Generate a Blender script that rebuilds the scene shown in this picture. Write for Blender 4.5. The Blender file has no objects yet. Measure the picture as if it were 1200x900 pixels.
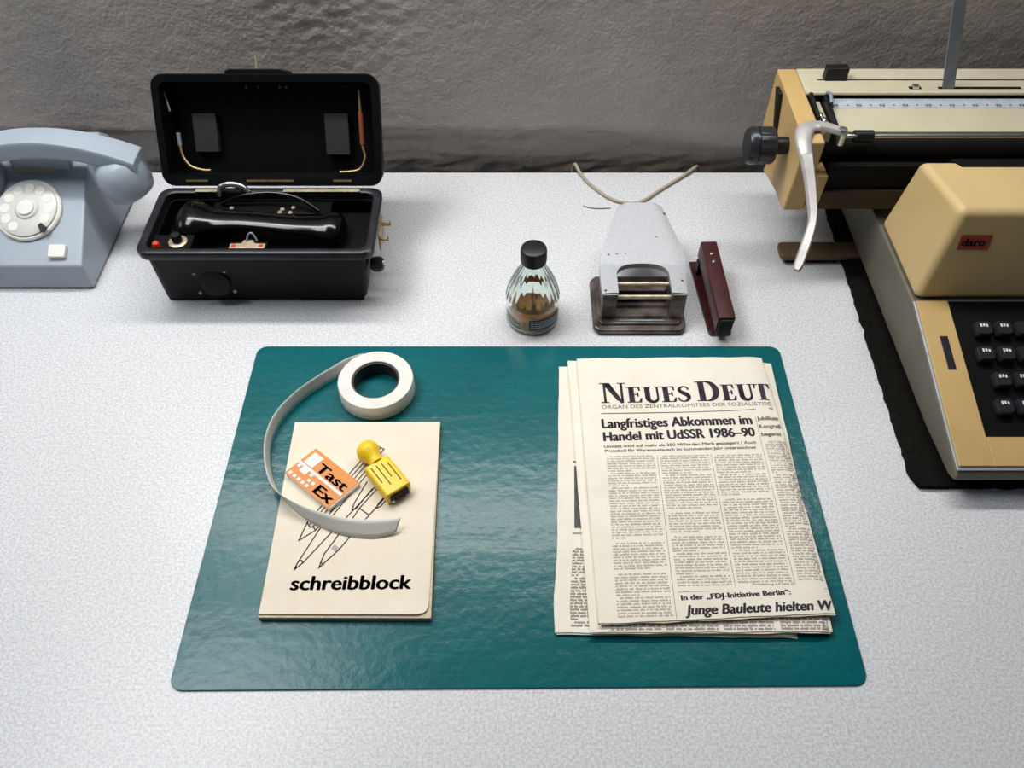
import bpy, bmesh, math, random
from mathutils import Vector, Matrix, noise
random.seed(7)
S = bpy.context.scene
COL = S.collection
PI = math.pi

# ------------------------------------------------------------------ camera, world, light, exposure
FPX = 990.0
PITCH = math.radians(50.336)
cam_d = bpy.data.cameras.new('camera')
cam_d.sensor_width = 36.0
cam_d.lens = FPX / 1200.0 * 36.0
cam_d.clip_start = 0.01
cam = bpy.data.objects.new('camera', cam_d)
COL.objects.link(cam)
cam.location = (0, 0, 0.683)
cam.rotation_euler = (PI / 2 - PITCH, 0, 0)
S.camera = cam

world = bpy.data.worlds.new('world')
S.world = world
world.use_nodes = True
bg = world.node_tree.nodes['Background']
bg.inputs[0].default_value = (0.80, 0.90, 1.0, 1)
bg.inputs[1].default_value = 0.06

def area_light(name, loc, target, sx, sy, power, color, spread=180):
    d = bpy.data.lights.new(name, 'AREA')
    d.shape = 'RECTANGLE'; d.size = sx; d.size_y = sy
    d.energy = power; d.color = color
    d.spread = math.radians(spread)
    o = bpy.data.objects.new(name, d); COL.objects.link(o)
    o.location = loc
    o.rotation_euler = (Vector(target) - Vector(loc)).to_track_quat('-Z', 'Y').to_euler()
    return o
area_light('desk_tube_light', (-0.04, 0.875, 0.80), (-0.04, 0.50, 0.0), 1.20, 0.07, 4.6, (1.0, 0.985, 0.96), 140)
area_light('ceiling_light', (-0.75, 0.72, 1.50), (-0.25, 0.50, 0.0), 0.90, 0.45, 16.0, (0.97, 0.985, 1.0))
area_light('window_light', (-1.45, 0.78, 0.75), (-0.1, 0.6, 0), 0.6, 0.25, 1.6, (0.84, 0.92, 1.0))

S.view_settings.view_transform = 'Standard'
S.view_settings.look = 'None'
S.view_settings.gamma = 1.0
S.view_settings.use_curve_mapping = False
S.view_settings.exposure = 0.12

# ------------------------------------------------------------------ materials
def mat(name, color, rough=0.5, metal=0.0, noise_scale=None, noise_amt=0.12, bump=None, bump_scale=200.0,
        trans=0.0, ior=1.45, coat=0.0, spec=0.5, bump_dist=0.001, color2=None, detail=4.0, ramp=(0.3, 0.7), alpha=1.0):
    m = bpy.data.materials.new(name); m.use_nodes = True
    nt = m.node_tree; n = nt.nodes; l = nt.links
    p = n['Principled BSDF']
    p.inputs['Base Color'].default_value = (*color, 1)
    p.inputs['Roughness'].default_value = rough
    p.inputs['Metallic'].default_value = metal
    p.inputs['Transmission Weight'].default_value = trans
    p.inputs['IOR'].default_value = ior
    p.inputs['Coat Weight'].default_value = coat
    p.inputs['Specular IOR Level'].default_value = spec
    p.inputs['Alpha'].default_value = alpha
    tc = n.new('ShaderNodeTexCoord')
    if noise_scale:
        t = n.new('ShaderNodeTexNoise'); t.inputs['Scale'].default_value = noise_scale
        t.inputs['Detail'].default_value = detail
        l.new(tc.outputs['Object'], t.inputs['Vector'])
        r = n.new('ShaderNodeValToRGB')
        c2 = color2 or tuple(max(0, c * (1 - noise_amt * 2)) for c in color)
        r.color_ramp.elements[0].color = (*c2, 1); r.color_ramp.elements[0].position = ramp[0]
        r.color_ramp.elements[1].color = (*color, 1); r.color_ramp.elements[1].position = ramp[1]
        l.new(t.outputs['Fac'], r.inputs['Fac'])
        l.new(r.outputs['Color'], p.inputs['Base Color'])
    if bump:
        t2 = n.new('ShaderNodeTexNoise'); t2.inputs['Scale'].default_value = bump_scale
        t2.inputs['Detail'].default_value = 5.0
        l.new(tc.outputs['Object'], t2.inputs['Vector'])
        b = n.new('ShaderNodeBump'); b.inputs['Strength'].default_value = bump
        b.inputs['Distance'].default_value = bump_dist
        l.new(t2.outputs['Fac'], b.inputs['Height'])
        l.new(b.outputs['Normal'], p.inputs['Normal'])
    return m

M = {}
M['desk'] = mat('desk_laminate', (0.72, 0.73, 0.745), 0.33, noise_scale=430, color2=(0.53, 0.54, 0.56), detail=2, ramp=(0.36, 0.64))
M['desk_edge'] = mat('desk_edge', (0.30, 0.27, 0.22), 0.6, noise_scale=60)
M['wall'] = mat('wall_plaster', (0.44, 0.395, 0.36), 0.62, noise_scale=9, color2=(0.36, 0.33, 0.305), bump=0.8, bump_scale=240, detail=8, bump_dist=0.0016)
M['ledge'] = M['wall']
M['floor'] = mat('floor_lino', (0.20, 0.16, 0.12), 0.6, noise_scale=15)
M['mat'] = mat('mat_plastic', (0.0, 0.112, 0.122), 0.23, noise_scale=14, color2=(0.0, 0.092, 0.103), bump=0.4, bump_scale=110, spec=0.36)
M['paper'] = mat('newsprint', (0.83, 0.785, 0.68), 0.85, noise_scale=30, color2=(0.77, 0.71, 0.59))
M['paper_old'] = mat('newsprint_yellowed', (0.78, 0.70, 0.55), 0.85, noise_scale=40, color2=(0.68, 0.58, 0.42))
M['ink'] = mat('printing_ink', (0.045, 0.038, 0.050), 0.8, spec=0.2)
M['ink_text'] = mat('small_print_ink', (0.44, 0.38, 0.345), 0.8)
M['ink_mid'] = mat('medium_print_ink', (0.16, 0.135, 0.13), 0.8)
M['ink_soft'] = mat('soft_print_ink', (0.27, 0.235, 0.22), 0.8)
M['halftone'] = mat('halftone_photo', (0.10, 0.095, 0.10), 0.8, noise_scale=120, color2=(0.05, 0.05, 0.055))
M['pad_cover'] = mat('manila_card', (0.78, 0.70, 0.565), 0.75, noise_scale=50, color2=(0.74, 0.655, 0.52))
M['pad_page'] = mat('pad_pages', (0.66, 0.55, 0.38), 0.85, noise_scale=300, color2=(0.50, 0.40, 0.26))
M['tape'] = mat('tape_white', (0.74, 0.735, 0.69), 0.45, noise_scale=25, color2=(0.68, 0.67, 0.62), alpha=0.90)
M['tape_side'] = mat('tape_side', (0.74, 0.725, 0.675), 0.55, noise_scale=60, color2=(0.66, 0.635, 0.57))
M['tape_core'] = mat('tape_core', (0.035, 0.032, 0.03), 0.6)
M['orange'] = mat('orange_card', (0.72, 0.255, 0.038), 0.5, noise_scale=200, color2=(0.65, 0.22, 0.03))
M['white_card'] = mat('white_card', (0.82, 0.80, 0.77), 0.6)
M['navy'] = mat('navy_print', (0.025, 0.022, 0.055), 0.6)
M['yellow'] = mat('yellow_plastic', (0.90, 0.62, 0.012), 0.35, noise_scale=60, color2=(0.84, 0.54, 0.01))
M['slot_dark'] = mat('slot_brown', (0.17, 0.075, 0.01), 0.7)
M['black'] = mat('black_plastic', (0.008, 0.008, 0.009), 0.4, spec=0.4)
M['black_rubber'] = mat('black_rubber', (0.006, 0.006, 0.006), 0.6, spec=0.3)
M['bakelite'] = mat('black_bakelite', (0.0022, 0.0026, 0.003), 0.45, spec=0.18, noise_scale=40, color2=(0.0015, 0.0018, 0.002))
M['bakelite_rim'] = mat('worn_bakelite_rim', (0.020, 0.021, 0.027), 0.36, noise_scale=50, color2=(0.008, 0.008, 0.011), spec=0.4)
M['bakelite_gloss'] = mat('polished_bakelite', (0.0022, 0.0025, 0.003), 0.16, spec=0.45)
M['brass'] = mat('dull_brass', (0.50, 0.36, 0.17), 0.42, 0.85, noise_scale=120, color2=(0.28, 0.18, 0.08))
M['brass_pale'] = mat('pale_brass', (0.62, 0.53, 0.38), 0.4, 0.6, noise_scale=90, color2=(0.42, 0.34, 0.22))
M['steel'] = mat('bright_steel', (0.72, 0.72, 0.72), 0.28, 1.0)
M['steel_dull'] = mat('dull_steel', (0.27, 0.31, 0.37), 0.45, 0.35, noise_scale=60, color2=(0.21, 0.245, 0.30))
M['red'] = mat('red_plastic', (0.62, 0.05, 0.015), 0.35)
M['lid_grey'] = mat('lid_bracket', (0.022, 0.021, 0.025), 0.6, noise_scale=90)
M['phone'] = mat('blue_grey_plastic', (0.37, 0.425, 0.485), 0.38, noise_scale=30, color2=(0.34, 0.395, 0.455))
M['phone_white'] = mat('dial_white', (0.78, 0.76, 0.70), 0.35)
M['dial_grey'] = mat('dial_ring', (0.66, 0.66, 0.63), 0.3, noise_scale=50, color2=(0.58, 0.58, 0.55))
M['silver_paint'] = mat('chipped_silver_paint', (0.46, 0.475, 0.50), 0.5, 0.2, noise_scale=600, color2=(0.36, 0.37, 0.39), bump=0.3, bump_scale=420, ramp=(0.25, 0.6))
M['punch_base'] = mat('worn_dark_enamel', (0.24, 0.205, 0.19), 0.33, 0.5, noise_scale=45, color2=(0.055, 0.04, 0.035), ramp=(0.35, 0.75))
M['rust'] = mat('rust_fleck', (0.16, 0.05, 0.03), 0.8)
M['maroon'] = mat('maroon_enamel', (0.060, 0.012, 0.014), 0.30, noise_scale=60, color2=(0.042, 0.008, 0.010))
M['glass'] = mat('clear_glass', (0.90, 0.97, 0.93), 0.03, trans=1.0, ior=1.45)
M['stain'] = mat('dried_brown_glue', (0.50, 0.22, 0.05), 0.4, noise_scale=150, color2=(0.34, 0.13, 0.03))
M['amber'] = mat('amber_liquid', (0.42, 0.17, 0.03), 0.2, noise_scale=120, color2=(0.26, 0.09, 0.02))
M['label_blue'] = mat('label_blue', (0.018, 0.045, 0.075), 0.5, noise_scale=200, color2=(0.03, 0.06, 0.07))
M['label_tan'] = mat('label_tan', (0.40, 0.28, 0.13), 0.6, noise_scale=200)
M['cord'] = mat('cord_beige', (0.40, 0.34, 0.26), 0.5)
M['ochre'] = mat('ochre_plastic', (0.57, 0.385, 0.155), 0.45, noise_scale=20, color2=(0.52, 0.345, 0.135))
M['cream'] = mat('cream_enamel', (0.61, 0.445, 0.205), 0.45, noise_scale=20, color2=(0.57, 0.41, 0.18))
M['putty'] = mat('putty_enamel', (0.56, 0.515, 0.37), 0.45, noise_scale=30, color2=(0.52, 0.475, 0.335))
M['greige'] = mat('greige_enamel', (0.15, 0.137, 0.105), 0.5, noise_scale=30, color2=(0.13, 0.118, 0.09))
M['trim'] = mat('pale_trim', (0.40, 0.42, 0.45), 0.4, 0.4)
M['lever'] = mat('cast_silver', (0.50, 0.49, 0.475), 0.45, 0.35, noise_scale=80, color2=(0.42, 0.41, 0.395))
M['carriage_black'] = mat('carriage_black', (0.004, 0.0042, 0.0042), 0.6, spec=0.15)
M['carriage_brown'] = mat('dark_brown_panel', (0.06, 0.043, 0.026), 0.6, spec=0.2)
M['ruler'] = mat('ruler_enamel', (0.46, 0.52, 0.56), 0.45, noise_scale=100, color2=(0.38, 0.44, 0.48))
M['felt'] = mat('dark_felt', (0.012, 0.010, 0.008), 0.95, noise_scale=300, color2=(0.005, 0.0045, 0.004), bump=1.0, bump_scale=500, spec=0.1)
M['bar_brown'] = mat('brown_rail', (0.135, 0.09, 0.05), 0.5, noise_scale=40)
M['key'] = mat('key_black', (0.02, 0.021, 0.026), 0.3)
M['sign_red'] = mat('sign_red', (0.33, 0.045, 0.03), 0.5)

# ------------------------------------------------------------------ mesh helpers
class MB:
    def __init__(self): self.bm = bmesh.new()
    def face(self, pts):
        vs = [self.bm.verts.new(p) for p in pts]
        return self.bm.faces.new(vs)
    def box(self, x0, x1, y0, y1, z0, z1, mtx=None):
        P = [Vector((x, y, z)) for z in (z0, z1) for y in (y0, y1) for x in (x0, x1)]
        if mtx is not None: P = [mtx @ p for p in P]
        v = [self.bm.verts.new(p) for p in P]
        for f in ((0, 2, 3, 1), (4, 5, 7, 6), (0, 1, 5, 4), (2, 6, 7, 3), (0, 4, 6, 2), (1, 3, 7, 5)):
            self.bm.faces.new([v[i] for i in f])
        return self
    def hexa(self, P):
        # eight points: bottom four (counter-clockwise), top four
        v = [self.bm.verts.new(p) for p in P]
        for f in ((3, 2, 1, 0), (4, 5, 6, 7), (0, 1, 5, 4), (1, 2, 6, 5), (2, 3, 7, 6), (3, 0, 4, 7)):
            self.bm.faces.new([v[i] for i in f])
        return self
    def prism(self, poly, a, b, axis='z', mtx=None):
        # polygon extruded between a and b along an axis
        def pt(p, t):
            if axis == 'z': q = Vector((p[0], p[1], t))
            elif axis == 'x': q = Vector((t, p[0], p[1]))
            else: q = Vector((p[0], t, p[1]))
            return mtx @ q if mtx is not None else q
        A = [self.bm.verts.new(pt(p, a)) for p in poly]
        B = [self.bm.verts.new(pt(p, b)) for p in poly]
        n = len(poly)
        self.bm.faces.new(A[::-1]); self.bm.faces.new(B)
        for i in range(n):
            j = (i + 1) % n
            self.bm.faces.new((A[i], A[j], B[j], B[i]))
        return self
    def rings(self, rings, cap=True, closed=True):
        R = [[self.bm.verts.new(p) for p in r] for r in rings]
        for a, b in zip(R, R[1:]):
            n = len(a)
            for i in range(n if closed else n - 1):
                j = (i + 1) % n
                self.bm.faces.new((a[i], a[j], b[j], b[i]))
        if cap:
            self.bm.faces.new(R[0][::-1]); self.bm.faces.new(R[-1])
        return self
    def lathe(self, prof, mtx=None, n=40, cap=True, rfun=None):
        rs = []
        for r, z in prof:
            ring = []
            for i in range(n):
                a = 2 * PI * i / n
                rr = r * (rfun(a, z) if rfun else 1)
                p = Vector((rr * math.cos(a), rr * math.sin(a), z))
                ring.append(mtx @ p if mtx is not None else p)
            rs.append(ring)
        return self.rings(rs, cap)
    def tube(self, pts, r, n=10, flat=1.0):
        pts = [Vector(p) for p in pts]
        rs = []
        up = Vector((0, 0, 1))
        for i, p in enumerate(pts):
            t = (pts[min(i + 1, len(pts) - 1)] - pts[max(i - 1, 0)]).normalized()
            s = t.cross(up)
            if s.length < 1e-4: s = t.cross(Vector((0, 1, 0)))
            s.normalize(); w = s.cross(t).normalized()
            rr = r[i] if isinstance(r, (list, tuple)) else r
            rs.append([p + s * rr * math.cos(2 * PI * k / n) + w * rr * flat * math.sin(2 * PI * k / n) for k in range(n)])
        return self.rings(rs)
    def ball(self, c, r, sx=1, sy=1, sz=1, n=24):
        mt = Matrix.Translation(c) @ Matrix.Diagonal((r * sx, r * sy, r * sz, 1))
        bmesh.ops.create_uvsphere(self.bm, u_segments=n, v_segments=n // 2, radius=1, matrix=mt)
        return self
    def build(self, name, m, parent=None, bevel=None, seg=2, smooth=35, fix=True):
        if fix: bmesh.ops.recalc_face_normals(self.bm, faces=self.bm.faces[:])
        me = bpy.data.meshes.new(name)
        self.bm.to_mesh(me); self.bm.free()
        me.materials.append(M[m] if isinstance(m, str) else m)
        if smooth:
            me.shade_smooth(); me.set_sharp_from_angle(angle=math.radians(smooth))
        o = bpy.data.objects.new(name, me); COL.objects.link(o)
        if parent is not None:
            o.parent = parent
            o.matrix_parent_inverse = Matrix.Translation(-parent.location)
        if bevel:
            b = o.modifiers.new('bevel', 'BEVEL'); b.width = bevel; b.segments = seg
            b.limit_method = 'ANGLE'; b.angle_limit = math.radians(30); b.harden_normals = True
        return o

def thing(name, label, cat, loc, group=None):
    o = bpy.data.objects.new(name, None); COL.objects.link(o)
    o.location = loc; o.empty_display_size = 0.02
    o['label'] = label; o['category'] = cat
    if group: o['group'] = group
    return o
def tag(o, label, cat, group=None):
    o['label'] = label; o['category'] = cat
    if group: o['group'] = group
    return o
def structure(o): o['kind'] = 'structure'; return o
def lab(o, t): o['label'] = t; return o

def frame(origin, xdir, ydir=None, zdir=None):
    # local axes: x along xdir, y as close to ydir as possible
    x = Vector(xdir).normalized()
    if zdir is not None:
        z = Vector(zdir); z = (z - x * z.dot(x)).normalized(); y = z.cross(x)
    else:
        y = Vector(ydir); y = (y - x * y.dot(x)).normalized(); z = x.cross(y)
    m = Matrix((x, y, z)).transposed().to_4x4()
    m.translation = Vector(origin)
    return m

def spline(P, n=8, closed=False):
    P = [Vector(p) for p in P]; out = []
    for i in range(len(P) - 1):
        p0 = P[max(i - 1, 0)]; p1 = P[i]; p2 = P[i + 1]; p3 = P[min(i + 2, len(P) - 1)]
        for k in range(n):
            t = k / n
            out.append(0.5 * (2 * p1 + (p2 - p0) * t + (2 * p0 - 5 * p1 + 4 * p2 - p3) * t * t + (3 * p1 - p0 - 3 * p2 + p3) * t ** 3))
    out.append(P[-1]); return out

def round_rect(x0, x1, y0, y1, r, n=6):
    out = []
    for cx, cy, a0 in ((x1 - r, y1 - r, 0), (x0 + r, y1 - r, 90), (x0 + r, y0 + r, 180), (x1 - r, y0 + r, 270)):
        for k in range(n + 1):
            a = math.radians(a0 + 90 * k / n)
            out.append((cx + r * math.cos(a), cy + r * math.sin(a)))
    return out

def text_verts(body, width=None, size=1.0, bold=0.0, shear=0.0, spacing=1.0):
    # tessellated glyph outlines: verts in 2-D with the baseline at 0, scaled to a width
    cu = bpy.data.curves.new('lettering', 'FONT')
    cu.body = body; cu.size = size; cu.shear = shear; cu.space_character = spacing
    cu.resolution_u = 3
    ob = bpy.data.objects.new('lettering', cu); COL.objects.link(ob)
    dg = bpy.context.evaluated_depsgraph_get()
    me = bpy.data.meshes.new_from_object(ob.evaluated_get(dg))
    V = [(v.co.x, v.co.y) for v in me.vertices]
    F = [tuple(p.vertices) for p in me.polygons]
    bpy.data.objects.remove(ob); bpy.data.curves.remove(cu); bpy.data.meshes.remove(me)
    x0 = min(v[0] for v in V); x1 = max(v[0] for v in V)
    s = (width / (x1 - x0)) if width else 1.0
    V = [((v[0] - x0) * s, v[1]) for v in V]
    if bold > 0.01:
        # heavier strokes: overlaid copies, shifted by a fraction of the letter height
        hk = s if width else 1.0
        W_, G_ = [], []
        for dx, dy in ((-1, 0), (-0.5, 0), (0, 0), (0.5, 0), (1, 0), (0, 0.45), (0, -0.45)):
            b0 = len(W_); W_ += [(x + dx * bold * hk, y + dy * bold) for x, y in V]; G_ += [tuple(i + b0 for i in f) for f in F]
        V, F = W_, G_
    return V, F, s
class Ink:
    # flat print laid on a surface through a mapping (x, y) -> point
    def __init__(self, fn): self.V = []; self.F = []; self.fn = fn
    def add(self, V, F):
        b = len(self.V); self.V += [self.fn(*v) for v in V]; self.F += [tuple(i + b for i in f) for f in F]
    def text(self, body, x, y, width, height, bold=0.0, shear=0.0, slope=0.0, spacing=1.0):
        V, F, s = text_verts(body, width=width, bold=bold, shear=shear, spacing=spacing)
        k = height / 0.73
        self.add([(x + vx, y + vy * k + vx * slope) for vx, vy in V], F)
    def quad(self, *p): self.add(list(p), [tuple(range(len(p)))])
    def rect(self, x0, x1, y0, y1): self.quad((x0, y0), (x1, y0), (x1, y1), (x0, y1))
    def line(self, pts, w):
        for a, b in zip(pts, pts[1:]):
            d = Vector((b[0] - a[0], b[1] - a[1])); L = d.length
            if L < 1e-9: continue
            d /= L; n = Vector((-d.y, d.x)) * w / 2; e = d * w * 0.3
            self.quad((a[0] - e.x - n.x, a[1] - e.y - n.y), (b[0] + e.x - n.x, b[1] + e.y - n.y), (b[0] + e.x + n.x, b[1] + e.y + n.y), (a[0] - e.x + n.x, a[1] - e.y + n.y))
    def build(self, name, m, parent):
        me = bpy.data.meshes.new(name); me.from_pydata(self.V, [], self.F); me.update()
        me.materials.append(M[m])
        o = bpy.data.objects.new(name, me); COL.objects.link(o)
        if parent is not None:
            o.parent = parent; o.matrix_parent_inverse = Matrix.Translation(-parent.location)
        return o

# ------------------------------------------------------------------ the setting
def ledge_z(x):
    s = 0.5 + 0.5 * math.tanh((x - 0.19) * 14)
    return 0.0575 * (1 - s) + 0.031 * s + 0.004 * noise.noise(Vector((x * 9, 3.1, 0))) + 0.002 * noise.noise(Vector((x * 60, 1.0, 0)))
def wall_y(x, z):
    zl = ledge_z(x)
    soft = 0.0012 + 0.007 * (0.5 + 0.5 * math.tanh((x - 0.14) * 12))
    t = 0.5 + 0.5 * math.tanh((z - zl) / soft)
    y = 0.954 * (1 - t) + 0.940 * t
    y -= 0.0012 * noise.noise(Vector((x * 7, z * 9, 0.3)))
    y -= 0.0003 * noise.noise(Vector((x * 28, z * 34, 1.3)))
    y -= 0.0005 * noise.noise(Vector((x * 90, z * 90, 2.3)))
    # rough trowelled patch above the case with the open lid
    rough = math.exp(-((x + 0.20) / 0.11) ** 2 - ((z - 0.22) / 0.10) ** 2)
    y -= 0.0018 * rough * (noise.noise(Vector((x * 75 + z * 45, z * 75 - x * 30, 4.0))) + 0.6 * noise.noise(Vector((x * 150, z * 150, 6.0))))
    # horizontal ridges in the recess
    y -= (1 - t) * (0.0030 * noise.noise(Vector((x * 26, z * 110, 5.0))) + 0.0016 * noise.noise(Vector((x * 80, z * 150, 8.0))))
    return min(y, 0.967)
def grid_wall():
    bm = bmesh.new()
    xs = [-1.5 + 0.1 * i for i in range(8)] + [-0.72 + 0.0045 * i for i in range(321)] + [0.8 + 0.1 * i for i in range(8)]
    zs = [-0.74, -0.4, -0.1] + [-0.04 + 0.003 * i for i in range(115)] + [0.34, 0.45, 0.7, 1.0, 1.4, 1.75]
    V = [[bm.verts.new((x, wall_y(x, z), z)) for x in xs] for z in zs]
    for a, b in zip(V, V[1:]):
        for i in range(len(xs) - 1): bm.faces.new((a[i], a[i + 1], b[i + 1], b[i]))
    # solid back
    B = [bm.verts.new(p) for p in ((xs[0], 1.06, zs[0]), (xs[-1], 1.06, zs[0]), (xs[-1], 1.06, zs[-1]), (xs[0], 1.06, zs[-1]))]
    bm.faces.new((B[3], B[2], B[1], B[0]))
    bm.faces.new([*V[-1]] + [B[2], B[3]]); bm.faces.new([*V[0]][::-1] + [B[0], B[1]])
    bm.faces.new([r[0] for r in V] + [B[3], B[0]]); bm.faces.new([r[-1] for r in V][::-1] + [B[1], B[2]])
    mb = MB(); mb.bm.free(); mb.bm = bm
    return mb
structure(grid_wall().build('wall_back', 'wall', smooth=60))
structure(MB().box(-2, 2, -1.5, 1.0, -0.80, -0.74).build('floor', 'floor', smooth=None))

desk = thing('desk', 'white speckled laminate desk top running along the grey plaster wall', 'desk', (0, 0.4, -0.74))
DESK_F, DESK_B = 0.02, 0.931
MB().box(-1.15, 1.15, DESK_F, DESK_B, -0.028, 0.0).build('tabletop', 'desk', desk, bevel=0.0015)
MB().box(-1.15, 1.15, DESK_F - 0.004, DESK_F, -0.028, -0.001).build('edge_strip', 'desk_edge', desk)
for sx in (-1, 1):
    for y in (0.08, 0.87):
        MB().box(sx * 1.08 - 0.025, sx * 1.08 + 0.025, y - 0.025, y + 0.025, -0.74, -0.028).build('leg', 'desk_edge', desk, bevel=0.002)

# ------------------------------------------------------------------ desk mat
def mat_fn():
    A, B, C_, D = Vector((-0.2761, 0.6182)), Vector((0.2900, 0.6182)), Vector((0.2889, 0.2484)), Vector((-0.2773, 0.2440))
    P = [A, B, C_, D]; out = []
    for i in range(4):
        p = P[i]; a = (P[i - 1] - p).normalized(); b = (P[(i + 1) % 4] - p).normalized()
        r = 0.011
        p0 = p + a * r; p1 = p + b * r; c = p + a * r + b * r
        for k in range(7):
            t = k / 6 * PI / 2
            out.append(c - b * r * math.cos(t) - a * r * math.sin(t))
    return [(q.x, q.y) for q in out]
MATZ = 0.0018
def build_mat():
    poly = mat_fn()
    bm = bmesh.new()
    base = [bm.verts.new((x, y, 0.0)) for x, y in poly]
    top = [bm.verts.new((x, y, MATZ)) for x, y in poly]
    n = len(poly)
    for i in range(n): bm.faces.new((base[i], base[(i + 1) % n], top[(i + 1) % n], top[i]))
    bm.faces.new(top); bm.faces.new(base[::-1])
    mb = MB(); mb.bm.free(); mb.bm = bm
    o = mb.build('desk_mat', 'mat', smooth=30, bevel=0.0005)
    return o
dm = build_mat()
tag(dm, 'dark teal plastic desk mat with rounded corners lying on the white desk', 'desk mat')
# wrinkles of the mat: anisotropic bumps in its material
def mat_bumps(m):
    nt = m.node_tree; n = nt.nodes; l = nt.links
    p = n['Principled BSDF']; tc = n.new('ShaderNodeTexCoord')
    mp = n.new('ShaderNodeMapping'); mp.inputs['Scale'].default_value = (5, 26, 1)
    t = n.new('ShaderNodeTexNoise'); t.inputs['Scale'].default_value = 1.0; t.inputs['Detail'].default_value = 5; t.inputs['Distortion'].default_value = 0.6
    l.new(tc.outputs['Object'], mp.inputs['Vector']); l.new(mp.outputs['Vector'], t.inputs['Vector'])
    b = n.new('ShaderNodeBump'); b.inputs['Strength'].default_value = 0.22; b.inputs['Distance'].default_value = 0.003
    l.new(t.outputs['Fac'], b.inputs['Height'])
    old = p.inputs['Normal'].links[0].from_node
    l.new(b.outputs['Normal'], old.inputs['Normal'])
mat_bumps(M['mat'])

# ------------------------------------------------------------------ newspapers
def lerp(a, b, t): return a + (b - a) * t
def paper(root, TL, TR, BR, BL, z0, z1, layers, seed, inset=0.003, fold=True, nx=22, ny=34, material='paper', left_mid=None, wav=0.0007):
    TL, TR, BR, BL = (Vector(p) for p in (TL, TR, BR, BL))
    def height(u, v):
        h = z1 + wav * noise.noise(Vector((u * 2.2 + seed, v * 3.1, 0)))
        if fold and u > 0.95:
            t = min(1, (u - 0.95) / 0.05); h -= (z1 - z0) * 0.55 * (1 - math.sqrt(max(0, 1 - t * t)))
        return h
    def xy(u, v, k=0):
        l = BL.lerp(TL, v); r = BR.lerp(TR, v)
        if left_mid: l = l + Vector((left_mid * math.exp(-((v - 0.09) / 0.10) ** 2), 0))
        p = l.lerp(r, u)
        return p
    rnd = random.Random(seed)
    th = (z1 - z0) / layers
    for k in range(layers):
        mb = MB(); bm = mb.bm
        il, ir, ib, it = (0 if k == layers - 1 else rnd.uniform(-0.4, 1.0) * inset for _ in range(4))
        top = []; bot = []
        for j in range(ny + 1):
            rt = []; rb = []
            for i in range(nx + 1):
                u = i / nx; v = j / ny
                p = xy(u, v)
                p.x += il * (1 - u) - ir * u; p.y += ib * (1 - v) - it * v
                if i in (0, nx): p.x += 0.0007 * noise.noise(Vector((v * 14, k * 3.7 + seed, i)))
                if j in (0, ny): p.y += 0.0011 * noise.noise(Vector((u * 9, k * 2.9 + seed, j + 9)))
                drop = (layers - 1 - k) * th
                zt = height(u, v) - drop
                rt.append(bm.verts.new((p.x, p.y, zt))); rb.append(bm.verts.new((p.x, p.y, max(z0 + k * th * 0.5, zt - th * 0.72))))
            top.append(rt); bot.append(rb)
        for j in range(ny):
            for i in range(nx):
                bm.faces.new((top[j][i], top[j][i + 1], top[j + 1][i + 1], top[j + 1][i]))
                bm.faces.new((bot[j][i], bot[j + 1][i], bot[j + 1][i + 1], bot[j][i + 1]))
        for j in range(ny):
            bm.faces.new((top[j][0], top[j + 1][0], bot[j + 1][0], bot[j][0])); bm.faces.new((top[j][nx], bot[j][nx], bot[j + 1][nx], top[j + 1][nx]))
        for i in range(nx):
            bm.faces.new((top[0][i], bot[0][i], bot[0][i + 1], top[0][i + 1])); bm.faces.new((top[ny][i], top[ny][i + 1], bot[ny][i + 1], bot[ny][i]))
        mb.build('sheet', material if k == layers - 1 else ('paper_old' if k % 2 == 0 else 'paper'), root, smooth=40)
    return height, xy

def body_text(ink, x0, x1, y1, y0, rnd, pitch=2.75, lean=0.0, slope=0.0, xh=1.15, para=14):
    # rows of illegible small print: words made of letter-sized dabs (millimetres)
    y = y1; row = 0; nxt = rnd.randint(6, para)
    while y > y0:
        row += 1
        last = row >= nxt
        xl = x0 + lean * (y1 - y); xr = x1 + lean * (y1 - y)
        end = xr if not last else lerp(xl, xr, rnd.uniform(0.2, 0.75))
        x = xl + (3.0 if row == 1 else 0)
        while x < end - 1.0:
            n = rnd.choice((2, 3, 3, 4, 5, 6, 7, 8, 10))
            for _ in range(n):
                w = rnd.uniform(0.6, 0.95)
                if x + w > end: break
                h = xh * (1.45 if rnd.random() < 0.25 else 1.0)
                d = 0.35 if rnd.random() < 0.1 else 0
                yy = y + slope * (x - x0)
                ink.rect(x, x + w, yy - d, yy + h)
                x += w + 0.16
            x += rnd.uniform(0.8, 1.5)
        y -= pitch
        if last:
            row = 0; nxt = rnd.randint(6, para); y -= rnd.choice((0, 0, pitch))

NL = 'newspapers stacked on the right half of the teal mat'
# lowest newspaper, sticking out on the left
npC = thing('newspaper', 'lowest newspaper of the stack, sticking out left with a grey photo and text column', 'newspaper', (0.15, 0.44, MATZ), NL)
hC, xyC = paper(npC, (0.0500, 0.5860), (0.2600, 0.5880), (0.2380, 0.2885), (0.0372, 0.2914), MATZ, 0.0052, 3, 3, left_mid=-0.0022)
def onC(x, y):
    # millimetres from the near left corner
    u = x / 205.0; v = y / 295.0
    p = xyC(u, v); return (p.x, p.y, hC(u, v) + 0.00025)
r = random.Random(5)
ic = Ink(onC); ic.rect(15.5, 40, 100, 168); ic.build('photo', 'halftone', npC)
ic = Ink(onC)
body_text(ic, 13.8, 30, 78, 3, r, pitch=2.9, xh=1.5)
ic.build('text_column', 'ink_soft', npC)
ic = Ink(onC); ic.rect(14.0, 30, 94, 95); ic.build('photo_caption', 'ink_mid', npC)
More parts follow.
